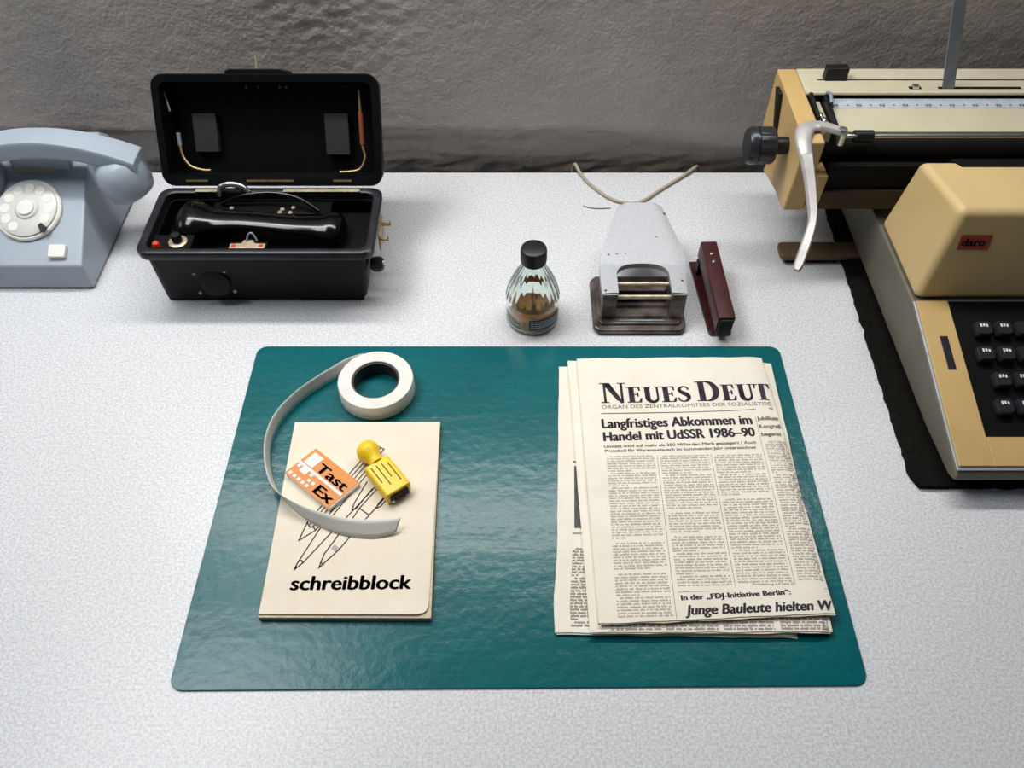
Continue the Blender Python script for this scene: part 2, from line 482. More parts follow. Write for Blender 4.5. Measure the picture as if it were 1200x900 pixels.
ic = Ink(onC); ic.rect(14.5, 40, 172, 174); ic.build('printed_rule', 'ink_mid', npC)
# middle newspaper
npB = thing('newspaper', 'middle newspaper of the stack, its lower edge showing below the top one', 'newspaper', (0.165, 0.44, 0.0054), NL)
hB, xyB = paper(npB, (0.0590, 0.5905), (0.2745, 0.5880), (0.2680, 0.2905), (0.0648, 0.2895), 0.0058, 0.0094, 4, 11)
def onB(x, y):
    u = x / 203.0; v = y / 299.0
    p = xyB(u, v); return (p.x, p.y, hB(u, v) + 0.00022)
r = random.Random(8)
for a, b in ((18, 60), (64, 108), (112, 155), (160, 200)):
    ib = Ink(onB); body_text(ib, a, b, 16, 0.6, r, pitch=2.8, xh=1.5)
    ib.build('text_column', 'ink_soft', npB)
# top newspaper with the front page
npA = thing('newspaper', 'topmost folded newspaper with a large black masthead and two line headline', 'newspaper', (0.17, 0.44, 0.0098), NL)
TLA, TRA, BRA, BLA = (0.0684, 0.5898), (0.2643, 0.5922), (0.2724, 0.3051), (0.0724, 0.2955)
hA, xyA = paper(npA, TLA, TRA, BRA, BLA, 0.0100, 0.0140, 4, 21, wav=0.0005)
def onA(x, y):
    # sheet millimetres, x to the right and y up from the near left corner
    X = 0.0724 + (x * 0.99991 - y * 0.01354) / 1000; Y = 0.2945 + (x * 0.01354 + y * 0.99991) / 1000
    v = (Y - 0.2955) / 0.2945; l = lerp(0.0724, 0.0684, v); rr = lerp(0.2724, 0.2643, v)
    u = (X - l) / (rr - l)
    if u > 0.998: u = 0.998; X = lerp(l, rr, u)
    return (X, Y, hA(u, min(1, max(0, v))) + 0.00022)

# hand-drawn roman capitals for the masthead
def thick_path(pts, ws):
    L = []; R = []
    for i, p in enumerate(pts):
        a = Vector(pts[max(0, i - 1)]); b = Vector(pts[min(len(pts) - 1, i + 1)]); d = (b - a).normalized(); n = Vector((-d.y, d.x)) * ws[i] / 2
        L.append((p[0] + n.x, p[1] + n.y)); R.append((p[0] - n.x, p[1] - n.y))
    return [(L[i], L[i + 1], R[i + 1], R[i]) for i in range(len(pts) - 1)]
def rq(x0, x1, y0, y1): return ((x0, y0), (x1, y0), (x1, y1), (x0, y1))
def letter(ch):
    if ch == 'N':
        return 0.98, [rq(0.13, 0.20, 0, 1), rq(0.78, 0.85, 0, 1), ((0.10, 1), (0.36, 1), (0.85, 0.0), (0.76, -0.03)), ((0.10, 1), (0.36, 1), (0.85, 0), (0.62, 0.12)),
                      rq(0.02, 0.30, 0, 0.045), rq(0.0, 0.2, 0.955, 1), rq(0.68, 0.96, 0.955, 1)]
    if ch == 'E':
        return 0.74, [rq(0.10, 0.33, 0, 1), rq(0.0, 0.62, 0.94, 1), rq(0.0, 0.66, 0, 0.06), rq(0.3, 0.52, 0.48, 0.54), ((0.55, 0.94), (0.62, 0.94), (0.64, 0.74), (0.60, 0.74)),
                      ((0.56, 0.06), (0.66, 0.06), (0.70, 0.28), (0.65, 0.28)), rq(0.49, 0.54, 0.38, 0.64)]
    if ch == 'U':
        P = [(0.215, 1 - 0.68 * t) for t in [i / 6 for i in range(7)]]
        A = [(0.46 - 0.245 * math.cos(t), 0.30 - 0.27 * math.sin(t)) for t in [PI * i / 14 for i in range(1, 14)]]
        Q = [(0.705, 0.3 + 0.7 * t) for t in [i / 6 for i in range(7)]]
        pts = P + A + Q; W = [0.23] * 7 + [lerp(0.23, 0.075, i / 13) for i in range(13)] + [0.07] * 7
        return 0.86, thick_path(pts, W) + [rq(0.0, 0.42, 0.955, 1), rq(0.56, 0.85, 0.955, 1)]
    if ch == 'S':
        pts = [tuple(p.xy) for p in spline([(0.54, 0.76, 0), (0.50, 0.90, 0), (0.32, 0.965, 0), (0.15, 0.87, 0), (0.14, 0.70, 0), (0.30, 0.55, 0), (0.47, 0.43, 0), (0.53, 0.25, 0), (0.42, 0.08, 0), (0.22, 0.03, 0), (0.08, 0.12, 0), (0.05, 0.28, 0)], 4)]
        n = len(pts); W = [0.06 + 0.17 * math.exp(-((i / (n - 1) - 0.5) / 0.2) ** 2) for i in range(n)]
        return 0.64, thick_path(pts, W)
    if ch == 'D':
        pts = [(0.42 + 0.37 * math.sin(t), 0.5 + 0.475 * math.cos(t)) for t in [PI * i / 18 for i in range(19)]]
        W = [0.06 + 0.19 * math.sin(PI * i / 18) ** 1.3 for i in range(19)]
        return 0.98, thick_path(pts, W) + [rq(0.11, 0.33, 0, 1), rq(0, 0.43, 0.95, 1), rq(0, 0.43, 0, 0.05)]
    if ch == 'T':
        return 0.78, [rq(0.27, 0.50, 0, 1), rq(0.0, 0.77, 0.94, 1), ((0.0, 0.72), (0.04, 0.72), (0.08, 0.95), (0.0, 0.95)), ((0.77, 0.72), (0.73, 0.72), (0.69, 0.95), (0.77, 0.95)), rq(0.15, 0.62, 0, 0.045)]
ia = Ink(onA)
def masthead(word, x, y, first, rest, squeeze, slope):
    for i, ch in enumerate(word):
        s = first if i == 0 else rest
        adv, quads = letter(ch)
        for q in quads:
            for dx in (-0.35, 0, 0.35): ia.quad(*[(x + dx + px * s * squeeze, y + py * s + slope * (px * s * squeeze)) for px, py in q])
        x += (adv + 0.03) * s * squeeze; y += slope * adv * s * squeeze
    return x, y
masthead('NEUES', 21.0, 234.8, 26.0, 20.5, 1.03, 0.006)
masthead('DEUT', 119.0, 235.6, 26.0, 21.0, 0.975, 0.018)
ia.build('masthead', 'ink', npA)
ia = Ink(onA)
ia.text('ORGAN DES ZENTRALKOMITEES DER SOZIALISTISC', 20.8, 227.4, 172, 4.6, slope=0.014, bold=-0.004)
ia.line([(20.0, 221.4), (110, 222.0), (150, 223.2), (192.5, 226.2)], 0.9)
for x, a, b in ((69.4, 170, 4), (121.2, 171, 33), (172.9, 216, 34)):
    ia.line([(x, a), (x - (4.2 if x < 100 else 1.4), b)], 0.35)
ia.line([(69.5, 28.3), (200, 30.8)], 0.3)
ia.build('subtitle', 'ink_mid', npA)
def print_line(name, m, *a, **k):
    q = Ink(onA); q.text(*a, **k); q.build(name, m, npA)
print_line('headline', 'ink', 'Langfristiges Abkommen im', 19.6, 203.4, 148.6, 11.6, bold=0.048, slope=0.020)
print_line('headline', 'ink', 'Handel mit UdSSR 1986–90', 19.9, 187.6, 148.4, 11.2, bold=0.048, slope=0.027)
print_line('lower_headline', 'ink', 'Junge Bauleute hielten W', 73.5, 7.6, 126, 9.0, bold=0.048, shear=0.22, slope=0.027)
print_line('lower_subheading', 'ink', 'In der „FDJ-Initiative Berlin“:', 71.8, 20.8, 94, 4.9, bold=0.048, slope=0.045)
print_line('subheading', 'ink_mid', 'Umsatz wird auf mehr als 380 Milliarden Mark gesteigert / Auch', 19.4, 179.6, 148, 3.4, bold=0.024, slope=0.020)
print_line('subheading', 'ink_mid', 'Protokoll für Warenaustausch im kommenden Jahr unterzeichnet', 19.8, 174.4, 146.5, 3.4, bold=0.024, slope=0.016)
print_line('side_heading', 'ink_mid', 'Jubiläum', 174.2, 211.0, 21, 4.6, bold=0.04, slope=0.03)
print_line('side_heading', 'ink_mid', 'Kongreß', 174.4, 201.2, 21.5, 4.6, bold=0.03, slope=0.03)
print_line('side_heading', 'ink_mid', 'begann', 174.6, 191.6, 19, 4.6, bold=0.03, slope=0.03)
print_line('page_note', 'ink_mid', '(Fortsetzung auf Seite 2)', 134.5, 33.9, 36, 2.2, shear=0.2)
ia = Ink(onA)
for k in range(16):
    yy = 232 - k * 7.5 + random.uniform(-2, 2)
    ia.rect(196.5, 199.5 + random.uniform(0, 1), yy, yy + random.uniform(1.0, 3.5))
ia.build('fold_print', 'ink_mid', npA)
r = random.Random(2)
cols = [(20.5, 67.0, 168.5, 5.0, -0.027), (71.8, 119.2, 168.5, 31.5, -0.012), (123.6, 170.4, 168.5, 35.5, -0.006), (176.0, 198.0, 184.0, 36.0, -0.004)]
for x0, x1, y1, y0, ln in cols:
    ia = Ink(onA); body_text(ia, x0, x1, y1, y0, r, lean=ln, slope=0.010, para=22)
    ia.build('text_column', 'ink_text', npA)

# ------------------------------------------------------------------ writing pad
PZ = 0.0088
pad = thing('notepad', 'manila covered writing pad with pencil drawing lying on the left of the teal mat', 'notepad', (-0.143, 0.407, MATZ))
pTL, pTR, pBR, pBL = Vector((-0.2170, 0.5095)), Vector((-0.0718, 0.5100)), Vector((-0.0684, 0.3030)), Vector((-0.2142, 0.3035))
mb = MB()
mb.hexa([(*pBL, MATZ), (*pBR, MATZ), (pTR.x, pTR.y, MATZ), (*pTL, MATZ), (*pBL, PZ - 0.0009), (*pBR, PZ - 0.0009), (pTR.x, pTR.y, PZ - 0.0009), (*pTL, PZ - 0.0009)])
mb.build('page_block', 'pad_page', pad, bevel=0.0003)
def pad_pt(u, v):
    a = pBL.lerp(pTL, v); b = pBR.lerp(pTR, v); return a.lerp(b, u)
def pad_h(u, v): return PZ + 0.0022 * max(0, 1 - v / 0.10) ** 2 * (0.25 + 0.4 * u) - 0.0002
def build_cover():
    bm = bmesh.new(); nx, ny = 20, 40
    def outline(u, v):
        p = pad_pt(u, v)
        p.x -= 0.0026 * u * (1 - v) ; p.y += 0.0025 * (1 - v)
        return p
    T = []; Bt = []
    for j in range(ny + 1):
        v = (j / ny) ** 1.3
        # rounded corner near right
        rt = []; rb = []
        for i in range(nx + 1):
            u = i / nx
            lim = 1.0
            yy = v * 0.207
            if yy < 0.009: lim = 1 - (0.009 - math.sqrt(max(0, 0.009 ** 2 - (0.009 - yy) ** 2))) / 0.146
            p = outline(u * lim, v)
            h = pad_h(u * lim, v)
            rt.append(bm.verts.new((p.x, p.y, h))); rb.append(bm.verts.new((p.x, p.y, h - 0.00055)))
        T.append(rt); Bt.append(rb)
    for j in range(ny):
        for i in range(nx):
            bm.faces.new((T[j][i], T[j][i + 1], T[j + 1][i + 1], T[j + 1][i])); bm.faces.new((Bt[j][i], Bt[j + 1][i], Bt[j + 1][i + 1], Bt[j][i + 1]))
        bm.faces.new((T[j][0], T[j + 1][0], Bt[j + 1][0], Bt[j][0])); bm.faces.new((T[j][nx], Bt[j][nx], Bt[j + 1][nx], T[j + 1][nx]))
    for i in range(nx):
        bm.faces.new((T[0][i], Bt[0][i], Bt[0][i + 1], T[0][i + 1])); bm.faces.new((T[ny][i], T[ny][i + 1], Bt[ny][i + 1], Bt[ny][i]))
    mb = MB(); mb.bm.free(); mb.bm = bm
    return mb.build('cover', 'pad_cover', pad, smooth=40)
build_cover()
def on_pad(x, y):
    v = min(1, max(0, (y - 0.3035) / 0.206)); u = min(1, max(0, (x + 0.2142) / 0.1455))
    return (x, y, pad_h(u, v) + 0.0002)
ip = Ink(on_pad)
W = 0.0011
for pts in ([(-0.1917, 0.3763), (-0.1869, 0.3949), (-0.1345, 0.4819)], [(-0.184, 0.3929), (-0.1312, 0.48)], [(-0.1811, 0.3905), (-0.1279, 0.4785)],
            [(-0.1917, 0.3763), (-0.178, 0.387), (-0.1247, 0.4766)], [(-0.1345, 0.4819), (-0.1247, 0.4766)], [(-0.1869, 0.3949), (-0.1836, 0.3899), (-0.1811, 0.3905), (-0.178, 0.387)],
            [(-0.1912, 0.3473), (-0.1896, 0.3528), (-0.1747, 0.388), (-0.1657, 0.4004), (-0.1389, 0.446)],
            [(-0.1912, 0.3473), (-0.1845, 0.3541), (-0.1645, 0.3831), (-0.1535, 0.3978), (-0.1278, 0.4347)],
            [(-0.1896, 0.3528), (-0.1884, 0.356), (-0.186, 0.3565), (-0.1845, 0.3541)],
            [(-0.1478, 0.4079), (-0.1462, 0.416), (-0.1372, 0.439)], [(-0.1478, 0.4079), (-0.1442, 0.4095), (-0.1311, 0.4316)],
            [(-0.1698, 0.3492), (-0.1668, 0.3631), (-0.1567, 0.3821), (-0.1466, 0.3978), (-0.1411, 0.4099), (-0.1258, 0.4326)],
            [(-0.1698, 0.3492), (-0.1547, 0.3668), (-0.1454, 0.3812), (-0.1345, 0.3978), (-0.1185, 0.4212)],
            [(-0.1411, 0.4099), (-0.1315, 0.4028)], [(-0.169, 0.3547), (-0.1658, 0.3523)],
            [(-0.1253, 0.4099), (-0.124, 0.415), (-0.1163, 0.4263)], [(-0.1253, 0.4099), (-0.1216, 0.4119), (-0.1142, 0.4232)]):
    ip.line(pts, W)
ip.quad((-0.1912, 0.3473), (-0.1887, 0.3502), (-0.1898, 0.3522))
ip.build('pencil_drawing', 'ink', pad)
ip = Ink(on_pad); ip.quad((-0.162, 0.3687), (-0.1567, 0.3646), (-0.1538, 0.3687), (-0.1588, 0.3725)); ip.build('pencil_band', 'ink_text', pad)
ip = Ink(on_pad)
ip.text('schreibblock', -0.1912, 0.3283, 0.1034, 0.0136, bold=0.036, slope=0.012, shear=0.03)
ip.build('lettering', 'ink', pad)

# ------------------------------------------------------------------ orange and white packet
T_, L_, B_, R_ = Vector((-0.1895, 0.4733)), Vector((-0.2146, 0.4456)), Vector((-0.1679, 0.4063)), Vector((-0.1411, 0.4399))
ex = (B_ - L_); ey = (T_ - L_)
pk = thing('correction_paper_packet', 'orange and white packet of typing correction slips lying on the notepad', 'packet', (-0.178, 0.441, PZ))
def pk_pt(a, b, z): q = L_ + ex * a + ey * b; return (q.x, q.y, z)
PKZ = 0.0142
mb = MB(); mb.hexa([pk_pt(0, 0, PZ + 0.0002), pk_pt(1, 0, PZ + 0.0002), pk_pt(1, 1, PZ + 0.0002), pk_pt(0, 1, PZ + 0.0002), pk_pt(0, 0, PKZ - 0.0006), pk_pt(1, 0, PKZ - 0.0006), pk_pt(1, 1, PKZ - 0.0006), pk_pt(0, 1, PKZ - 0.0006)])
mb.build('slips', 'white_card', pk, bevel=0.0003)
mb = MB(); mb.hexa([pk_pt(a, b, z) for z in (PKZ - 0.0006, PKZ) for a, b in ((-0.01, -0.01), (0.985, -0.01), (0.985, 1.01), (-0.01, 1.01))])
mb.build('cover', 'orange', pk, bevel=0.0002)
on_pk = lambda a, b: pk_pt(a, b, PKZ + 0.00022)
ik = Ink(on_pk)
ik.rect(0.05, 0.245, 0.53, 0.91)
ik.rect(-0.01, 0.965, 0.425, 0.50)
for j, b in enumerate((0.07, 0.21, 0.35)):
    for i in range(5):
        a = 0.03 + i * 0.095 + (0.045 if j % 2 else 0)
        if a < 0.46 and not (j == 2 and i > 3) and not (j >= 1 and 0.05 < a < 0.27): ik.rect(a, a + 0.055, b - 0.02, b + 0.065)
ik.rect(0.12, 0.26, 0.27, 0.43)
ik.build('white_print', 'white_card', pk)
on_pk2 = lambda a, b: pk_pt(a, b, PKZ + 0.00034)
ik = Ink(on_pk2)
def packet_text(s, a, b, w, h):
    V, F, _ = text_verts(s, width=w, bold=0.03)
    ik.add([(a + x, b + y * h / 0.73) for x, y in V], F)
packet_text('Tast', 0.30, 0.545, 0.62, 0.285)
packet_text('Ex', 0.585, 0.065, 0.35, 0.29)
ik.build('lettering', 'navy', pk)

# ------------------------------------------------------------------ yellow hand stamp
st = thing('hand_stamp', 'small yellow plastic stamp with ball handle and slotted body lying on the notepad', 'stamp', (-0.118, 0.437, PZ))
ax = Vector((-0.1005, 0.4157, 0)) - Vector((-0.1281, 0.4519, 0)); sl = ax.length * 0.86
fr = frame((-0.1281, 0.4519, PZ + 0.0076), ax, zdir=(0, 0, 1))
mb = MB(); mb.prism(round_rect(-0.0130, 0.0130, -0.0072, 0.0078, 0.003, 4), 0.0, sl, axis='x', mtx=fr)
mb.build('body', 'yellow', st, bevel=0.001)
mb = MB(); mb.prism(round_rect(-0.0095, 0.0095, -0.0052, 0.0040, 0.0015, 3), sl - 0.0005, sl + 0.0018, axis='x', mtx=fr)
mb.build('printing_face', 'black_rubber', st, bevel=0.0006)
mb = MB(); mb.ball(fr @ Vector((sl + 0.0016, -0.0078, -0.003)), 0.0017); mb.build('pin', 'steel', st)
mb = MB()
prof = [(0.0001, -0.0275), (0.005, -0.0268), (0.0092, -0.0235), (0.0112, -0.0185), (0.0112, -0.0155), (0.0095, -0.011), (0.0072, -0.0065), (0.0066, -0.003), (0.0072, 0.0005)]
axm = fr @ Matrix.Rotation(PI / 2, 4, 'Y')
mb.lathe(prof, mtx=fr @ Matrix.Translation((0, 0.001, 0.0030)) @ Matrix.Rotation(PI / 2, 4, 'Y'), n=32)
mb.build('handle', 'yellow', st, smooth=80)
for k, (a, b) in enumerate(((0.10, 0.62), (0.12, 0.78), (0.14, 0.60), (0.20, 0.80))):
    yy = -0.0080 + 0.0053 * k
    mb = MB(); mb.prism([(sl * a, yy - 0.0006), (sl * b, yy - 0.0006), (sl * b, yy + 0.0006), (sl * a, yy + 0.0006)], 0.0072, 0.00795, axis='z', mtx=fr)
    mb.build('slot', 'slot_dark', st)

# ------------------------------------------------------------------ roll of tape with loose end
tp = thing('tape_roll', 'roll of white adhesive tape with a long loose strip curling onto the notepad', 'tape', (-0.1397, 0.5553, MATZ))
TC = Matrix.Translation((-0.1397, 0.5553, MATZ))
mb = MB()
R0, R1, H = 0.0245, 0.0388, 0.0192
mb.rings([[TC @ Vector((r * math.cos(2 * PI * i / 64), r * math.sin(2 * PI * i / 64), z)) for i in range(64)] for r, z in
          ((R0, 0.0004), (R1 - 0.0008, 0.0004), (R1, 0.0015), (R1, H - 0.0015), (R1 - 0.0008, H), (R0 + 0.0006, H), (R0, H - 0.0006), (R0, 0.0004))], cap=False)
mb.build('winding', 'tape_side', tp)
mb = MB()
mb.rings([[TC @ Vector((r * math.cos(2 * PI * i / 64), r * math.sin(2 * PI * i / 64), z)) for i in range(64)] for r, z in
          ((R0 - 0.0018, 0.0003), (R0 - 0.00005, 0.0003), (R0 - 0.00005, H - 0.002), (R0 - 0.0018, H - 0.002), (R0 - 0.0018, 0.0003))], cap=False)
mb.build('core', 'tape_core', tp)
low = [(-0.1560, 0.5915, 0.0028), (-0.1700, 0.5842, 0.0028), (-0.1840, 0.5735, 0.0028), (-0.2006, 0.5600, 0.0028), (-0.2181, 0.5415, 0.0028), (-0.2325, 0.5160, 0.0028), (-0.2376, 0.4875, 0.0028), (-0.2325, 0.4592, 0.0035),
       (-0.2215, 0.4340, 0.0062), (-0.2070, 0.4130, 0.0094), (-0.1872, 0.3967, 0.0094), (-0.1662, 0.3861, 0.0094), (-0.1461, 0.3800, 0.0094), (-0.1229, 0.3783, 0.0094), (-0.1045, 0.3830, 0.0115)]
upp = [(-0.1565, 0.5918, 0.0198), (-0.1715, 0.5858, 0.0195), (-0.1850, 0.5752, 0.0192), (-0.2018, 0.5600, 0.0190), (-0.2205, 0.5395, 0.0190), (-0.2350, 0.5130, 0.0195), (-0.2395, 0.4850, 0.0195), (-0.2350, 0.4560, 0.0205),
       (-0.2240, 0.4290, 0.0225), (-0.2112, 0.4150, 0.0245), (-0.1920, 0.4048, 0.0225), (-0.1680, 0.3960, 0.0225), (-0.1454, 0.3912, 0.0220), (-0.1224, 0.3906, 0.0215), (-0.1000, 0.3930, 0.0205)]
lo = spline(low, 6); up_ = spline(upp, 6)
mb = MB(); bm = mb.bm
V1 = []
for a, b in zip(lo, up_):
    V1.append([bm.verts.new(a.lerp(b, t)) for t in (0, 0.25, 0.5, 0.75, 1)])
for a, b in zip(V1, V1[1:]):
    for i in range(4): bm.faces.new((a[i], a[i + 1], b[i + 1], b[i]))
o = mb.build('loose_strip', 'tape', tp, smooth=80, fix=False)
sm = o.modifiers.new('solid', 'SOLIDIFY'); sm.thickness = 0.0004; sm.offset = 0

# ------------------------------------------------------------------ glue bottle
BC = Matrix.Translation((0.0226, 0.6635, 0))
bt = thing('glue_bottle', 'small ribbed glass glue bottle with black cap and brown residue on the desk', 'bottle', (0.0226, 0.6635, 0))
def ribs(a, z):
    t = max(0, min(1, (z - 0.036) / 0.006)) * max(0, min(1, (0.076 - z) / 0.006))
    return 1 + 0.020 * t * math.cos(22 * a)
outer = [(0.026, 0.0002), (0.0284, 0.0015), (0.0293, 0.004), (0.0293, 0.030), (0.0298, 0.033), (0.0298, 0.036), (0.0288, 0.040), (0.0268, 0.048), (0.0240, 0.056), (0.0205, 0.064), (0.0165, 0.072), (0.0130, 0.079), (0.0112, 0.083), (0.0110, 0.092)]
inner = [(0.0092, 0.092), (0.0094, 0.083), (0.0112, 0.078), (0.0147, 0.071), (0.0187, 0.063), (0.0222, 0.055), (0.0250, 0.047), (0.0268, 0.040), (0.0274, 0.034), (0.0272, 0.030), (0.0272, 0.005), (0.0255, 0.0032), (0.0005, 0.0030)]
mb = MB(); mb.lathe([(0.0005, 0.0002)] + outer + inner, mtx=BC, n=132, cap=True, rfun=ribs)
mb.build('glass_body', 'glass', bt, smooth=50)
mb = MB(); mb.lathe([(0.0005, 0.0034), (0.0250, 0.0034), (0.0271, 0.0055), (0.0271, 0.0120), (0.0265, 0.0128), (0.0005, 0.0122)], mtx=BC, n=48)
mb.build('residue', 'amber', bt)
# dried runs down the inside of the shoulder
def run_patch(a0, a1, z0, z1, name):
    mb = MB(); bm = mb.bm; rows = []
    prof = sorted([(z, r_) for r_, z in inner[:11]])
    def rad(z):
        for (za, ra), (zb, rb) in zip(prof, prof[1:]):
            if za <= z <= zb: return lerp(ra, rb, (z - za) / (zb - za + 1e-9))
        return prof[-1][1]
    n = 26
    rnd = random.Random(int(a0 * 100))
    for j in range(15):
        t = j / 14; row = []
        for i in range(n + 1):
            a = lerp(a0, a1, i / n)
            top = lerp(z0, z1, 0.25 + 0.75 * abs(noise.noise(Vector((i * 0.55, a0, 0.5)))) ** 0.7 * 1.35)
            z = lerp(z0, min(top, z1), t); rr = rad(z) * ribs(a, z) - 0.0006
            row.append(bm.verts.new(BC @ Vector((rr * math.cos(a), rr * math.sin(a), z))))
        rows.append(row)
    for a, b in zip(rows, rows[1:]):
        for i in range(n): bm.faces.new((a[i], a[i + 1], b[i + 1], b[i]))
    o = mb.build(name, 'stain', bt, smooth=80)
    s = o.modifiers.new('solid', 'SOLIDIFY'); s.thickness = 0.0002
run_patch(math.radians(215), math.radians(330), 0.0325, 0.047, 'dried_residue')
run_patch(math.radians(265), math.radians(270), 0.04, 0.070, 'dried_run')
run_patch(math.radians(40), math.radians(140), 0.030, 0.044, 'dried_residue')
mb = MB(); mb.lathe([(0.0118, 0.0842), (0.0134, 0.0846), (0.0138, 0.087), (0.0138, 0.0995), (0.0130, 0.1022), (0.0105, 0.1032), (0.0005, 0.1032)], mtx=BC, n=90,
                    rfun=lambda a, z: 1 + (0.012 if 0.0865 < z < 0.1 else 0) * math.cos(30 * a))
mb.build('cap', 'black', bt, smooth=50)
def cyl_patch(a0, a1, z0, z1, rr, name, m, parent):
    mb = MB(); bm = mb.bm; n = 24; rows = []
    for z in (z0, z1):
        rows.append([bm.verts.new(BC @ Vector((rr * math.cos(lerp(a0, a1, i / n)), rr * math.sin(lerp(a0, a1, i / n)), z))) for i in range(n + 1)])
    for i in range(n): bm.faces.new((rows[0][i], rows[0][i + 1], rows[1][i + 1], rows[1][i]))
    o = mb.build(name, m, parent); s = o.modifiers.new('solid', 'SOLIDIFY'); s.thickness = 0.0002; s.offset = 0
    return o
lb = cyl_patch(math.radians(244), math.radians(340), 0.0080, 0.0270, 0.0296, 'paper_label', 'label_tan', bt)
cyl_patch(math.radians(262), math.radians(336), 0.0095, 0.0255, 0.0300, 'blue_field', 'label_blue', lb)
def on_label(a, z): return (0.0226 + 0.0303 * math.cos(math.radians(a)), 0.6635 + 0.0303 * math.sin(math.radians(a)), z)
il = Ink(on_label)
for z in (0.0135, 0.0165, 0.0195, 0.0222):
    a = 266
    while a < 330:
        w = random.uniform(3, 8); il.rect(a, a + w, z, z + 0.0011); a += w + 1.6
o = il.build('label_print', 'dial_grey', bt)

# ------------------------------------------------------------------ cord behind the desk
cp = spline([(0.079, 0.946, -0.05), (0.0815, 0.944, -0.01), (0.0835, 0.9395, 0.0065), (0.0895, 0.925, 0.0040), (0.1001, 0.9042, 0.0026), (0.1205, 0.8777, 0.0024), (0.1392, 0.8655, 0.0024), (0.1631, 0.8655, 0.0024), (0.1933, 0.8917, 0.0024),
             (0.2181, 0.9133, 0.0026), (0.2370, 0.9300, 0.0045), (0.2450, 0.9385, 0.0035), (0.2490, 0.9440, -0.008), (0.2500, 0.946, -0.05)], 8)
o = MB().tube(cp, 0.0021, 10).build('cord', 'cord', smooth=80)
tag(o, 'thin beige cable looping over the back edge of the desk behind the hole punch', 'cable')
o = MB().tube(spline([(0.0900, 0.8600, 0.0010), (0.1000, 0.8560, 0.0010), (0.1120, 0.8545, 0.0012), (0.1250, 0.8560, 0.0010)], 6), 0.0007, 6).build('wire', 'cord', smooth=80)
tag(o, 'short thin wire lying on the desk behind the silver hole punch', 'wire')

# ------------------------------------------------------------------ hole punch
hp = thing('hole_punch', 'worn silver two hole paper punch with dark metal base on the desk', 'hole punch', (0.14, 0.68, 0))
mb = MB()
mb.prism([(0.0955, 0.6360), (0.1862, 0.6360), (0.1920, 0.6430), (0.1945, 0.7160), (0.1880, 0.7240), (0.0960, 0.7240), (0.0895, 0.7160), (0.0895, 0.6430)], 0.0004, 0.0075)
mb.build('base_plate', 'punch_base', hp, bevel=0.0028, seg=3)
mb = MB()
mb.prism([(0.0985, 0.6440), (0.1835, 0.6440), (0.1875, 0.6500), (0.1895, 0.7110), (0.1830, 0.7180), (0.1010, 0.7180), (0.0950, 0.7110), (0.0945, 0.6500)], 0.0070, 0.0105)
mb.build('base_tray', 'punch_base', hp, bevel=0.0025, seg=3)
mb = MB(); mb.prism([(0.118, 0.6475), (0.168, 0.6475), (0.168, 0.6495), (0.118, 0.6495)], 0.0104, 0.0112); mb.build('paper_guide', 'steel_dull', hp)
# upright cheeks
for sx, x0, x1 in ((-1, 0.0985, 0.1145), (1, 0.1725, 0.1885)):
    mb = MB(); mb.prism([(0.6530, 0.010), (0.6950, 0.010), (0.6930, 0.040), (0.6600, 0.044), (0.6520, 0.038)], x0, x1, axis='x')
    mb.build('cheek', 'punch_base', hp, bevel=0.002)
mb = MB(); mb.prism(round_rect(0.1145, 0.1725, 0.6800, 0.6950, 0.004), 0.010, 0.026); mb.build('die_block', 'punch_base', hp, bevel=0.001)
for y, z in ((0.6770, 0.0385), (0.6600, 0.0355)):
    mb = MB(); mb.tube([(0.1100, y, z), (0.1770, y, z)], 0.0024, 14); mb.build('hinge_rod', 'brass_pale', hp)
# pressed sheet handle: outline in plan (x, s) with s the distance up the slope, with an arched window
def handle_pt(x, s):
    # slope: from the front edge upward and away
    if s < 0.046: t = s / 0.046; y = lerp(0.6560, 0.6985, t); z = lerp(0.0460, 0.0475, t)
    else: t = (s - 0.046) / 0.100; y = lerp(0.6985, 0.7840, t); z = lerp(0.0475, 0.0660, t)
    return y, z
def handle_half(s):
    # left and right x of the outline at s
    P = [(0.0, 0.0975, 0.1895), (0.02, 0.0968, 0.1905), (0.046, 0.0972, 0.1930), (0.058, 0.0985, 0.1935), (0.072, 0.1010, 0.1910), (0.124, 0.1165, 0.1778), (0.134, 0.1195, 0.1750), (0.141, 0.1218, 0.1730), (0.146, 0.1280, 0.1670)]
    for (a, l0, r0), (b, l1, r1) in zip(P, P[1:]):
        if a <= s <= b: t = (s - a) / (b - a); return lerp(l0, l1, t), lerp(r0, r1, t)
    return P[-1][1:]
def win_half(s):
    cx = 0.1437; w = 0.0288
    if s < 0.028: return cx - w, cx + w
    t = (s - 0.028) / 0.020
    if t >= 1: return cx, cx
    k = (1 - t ** 2.6) ** (1 / 2.6); return cx - w * k, cx + w * k
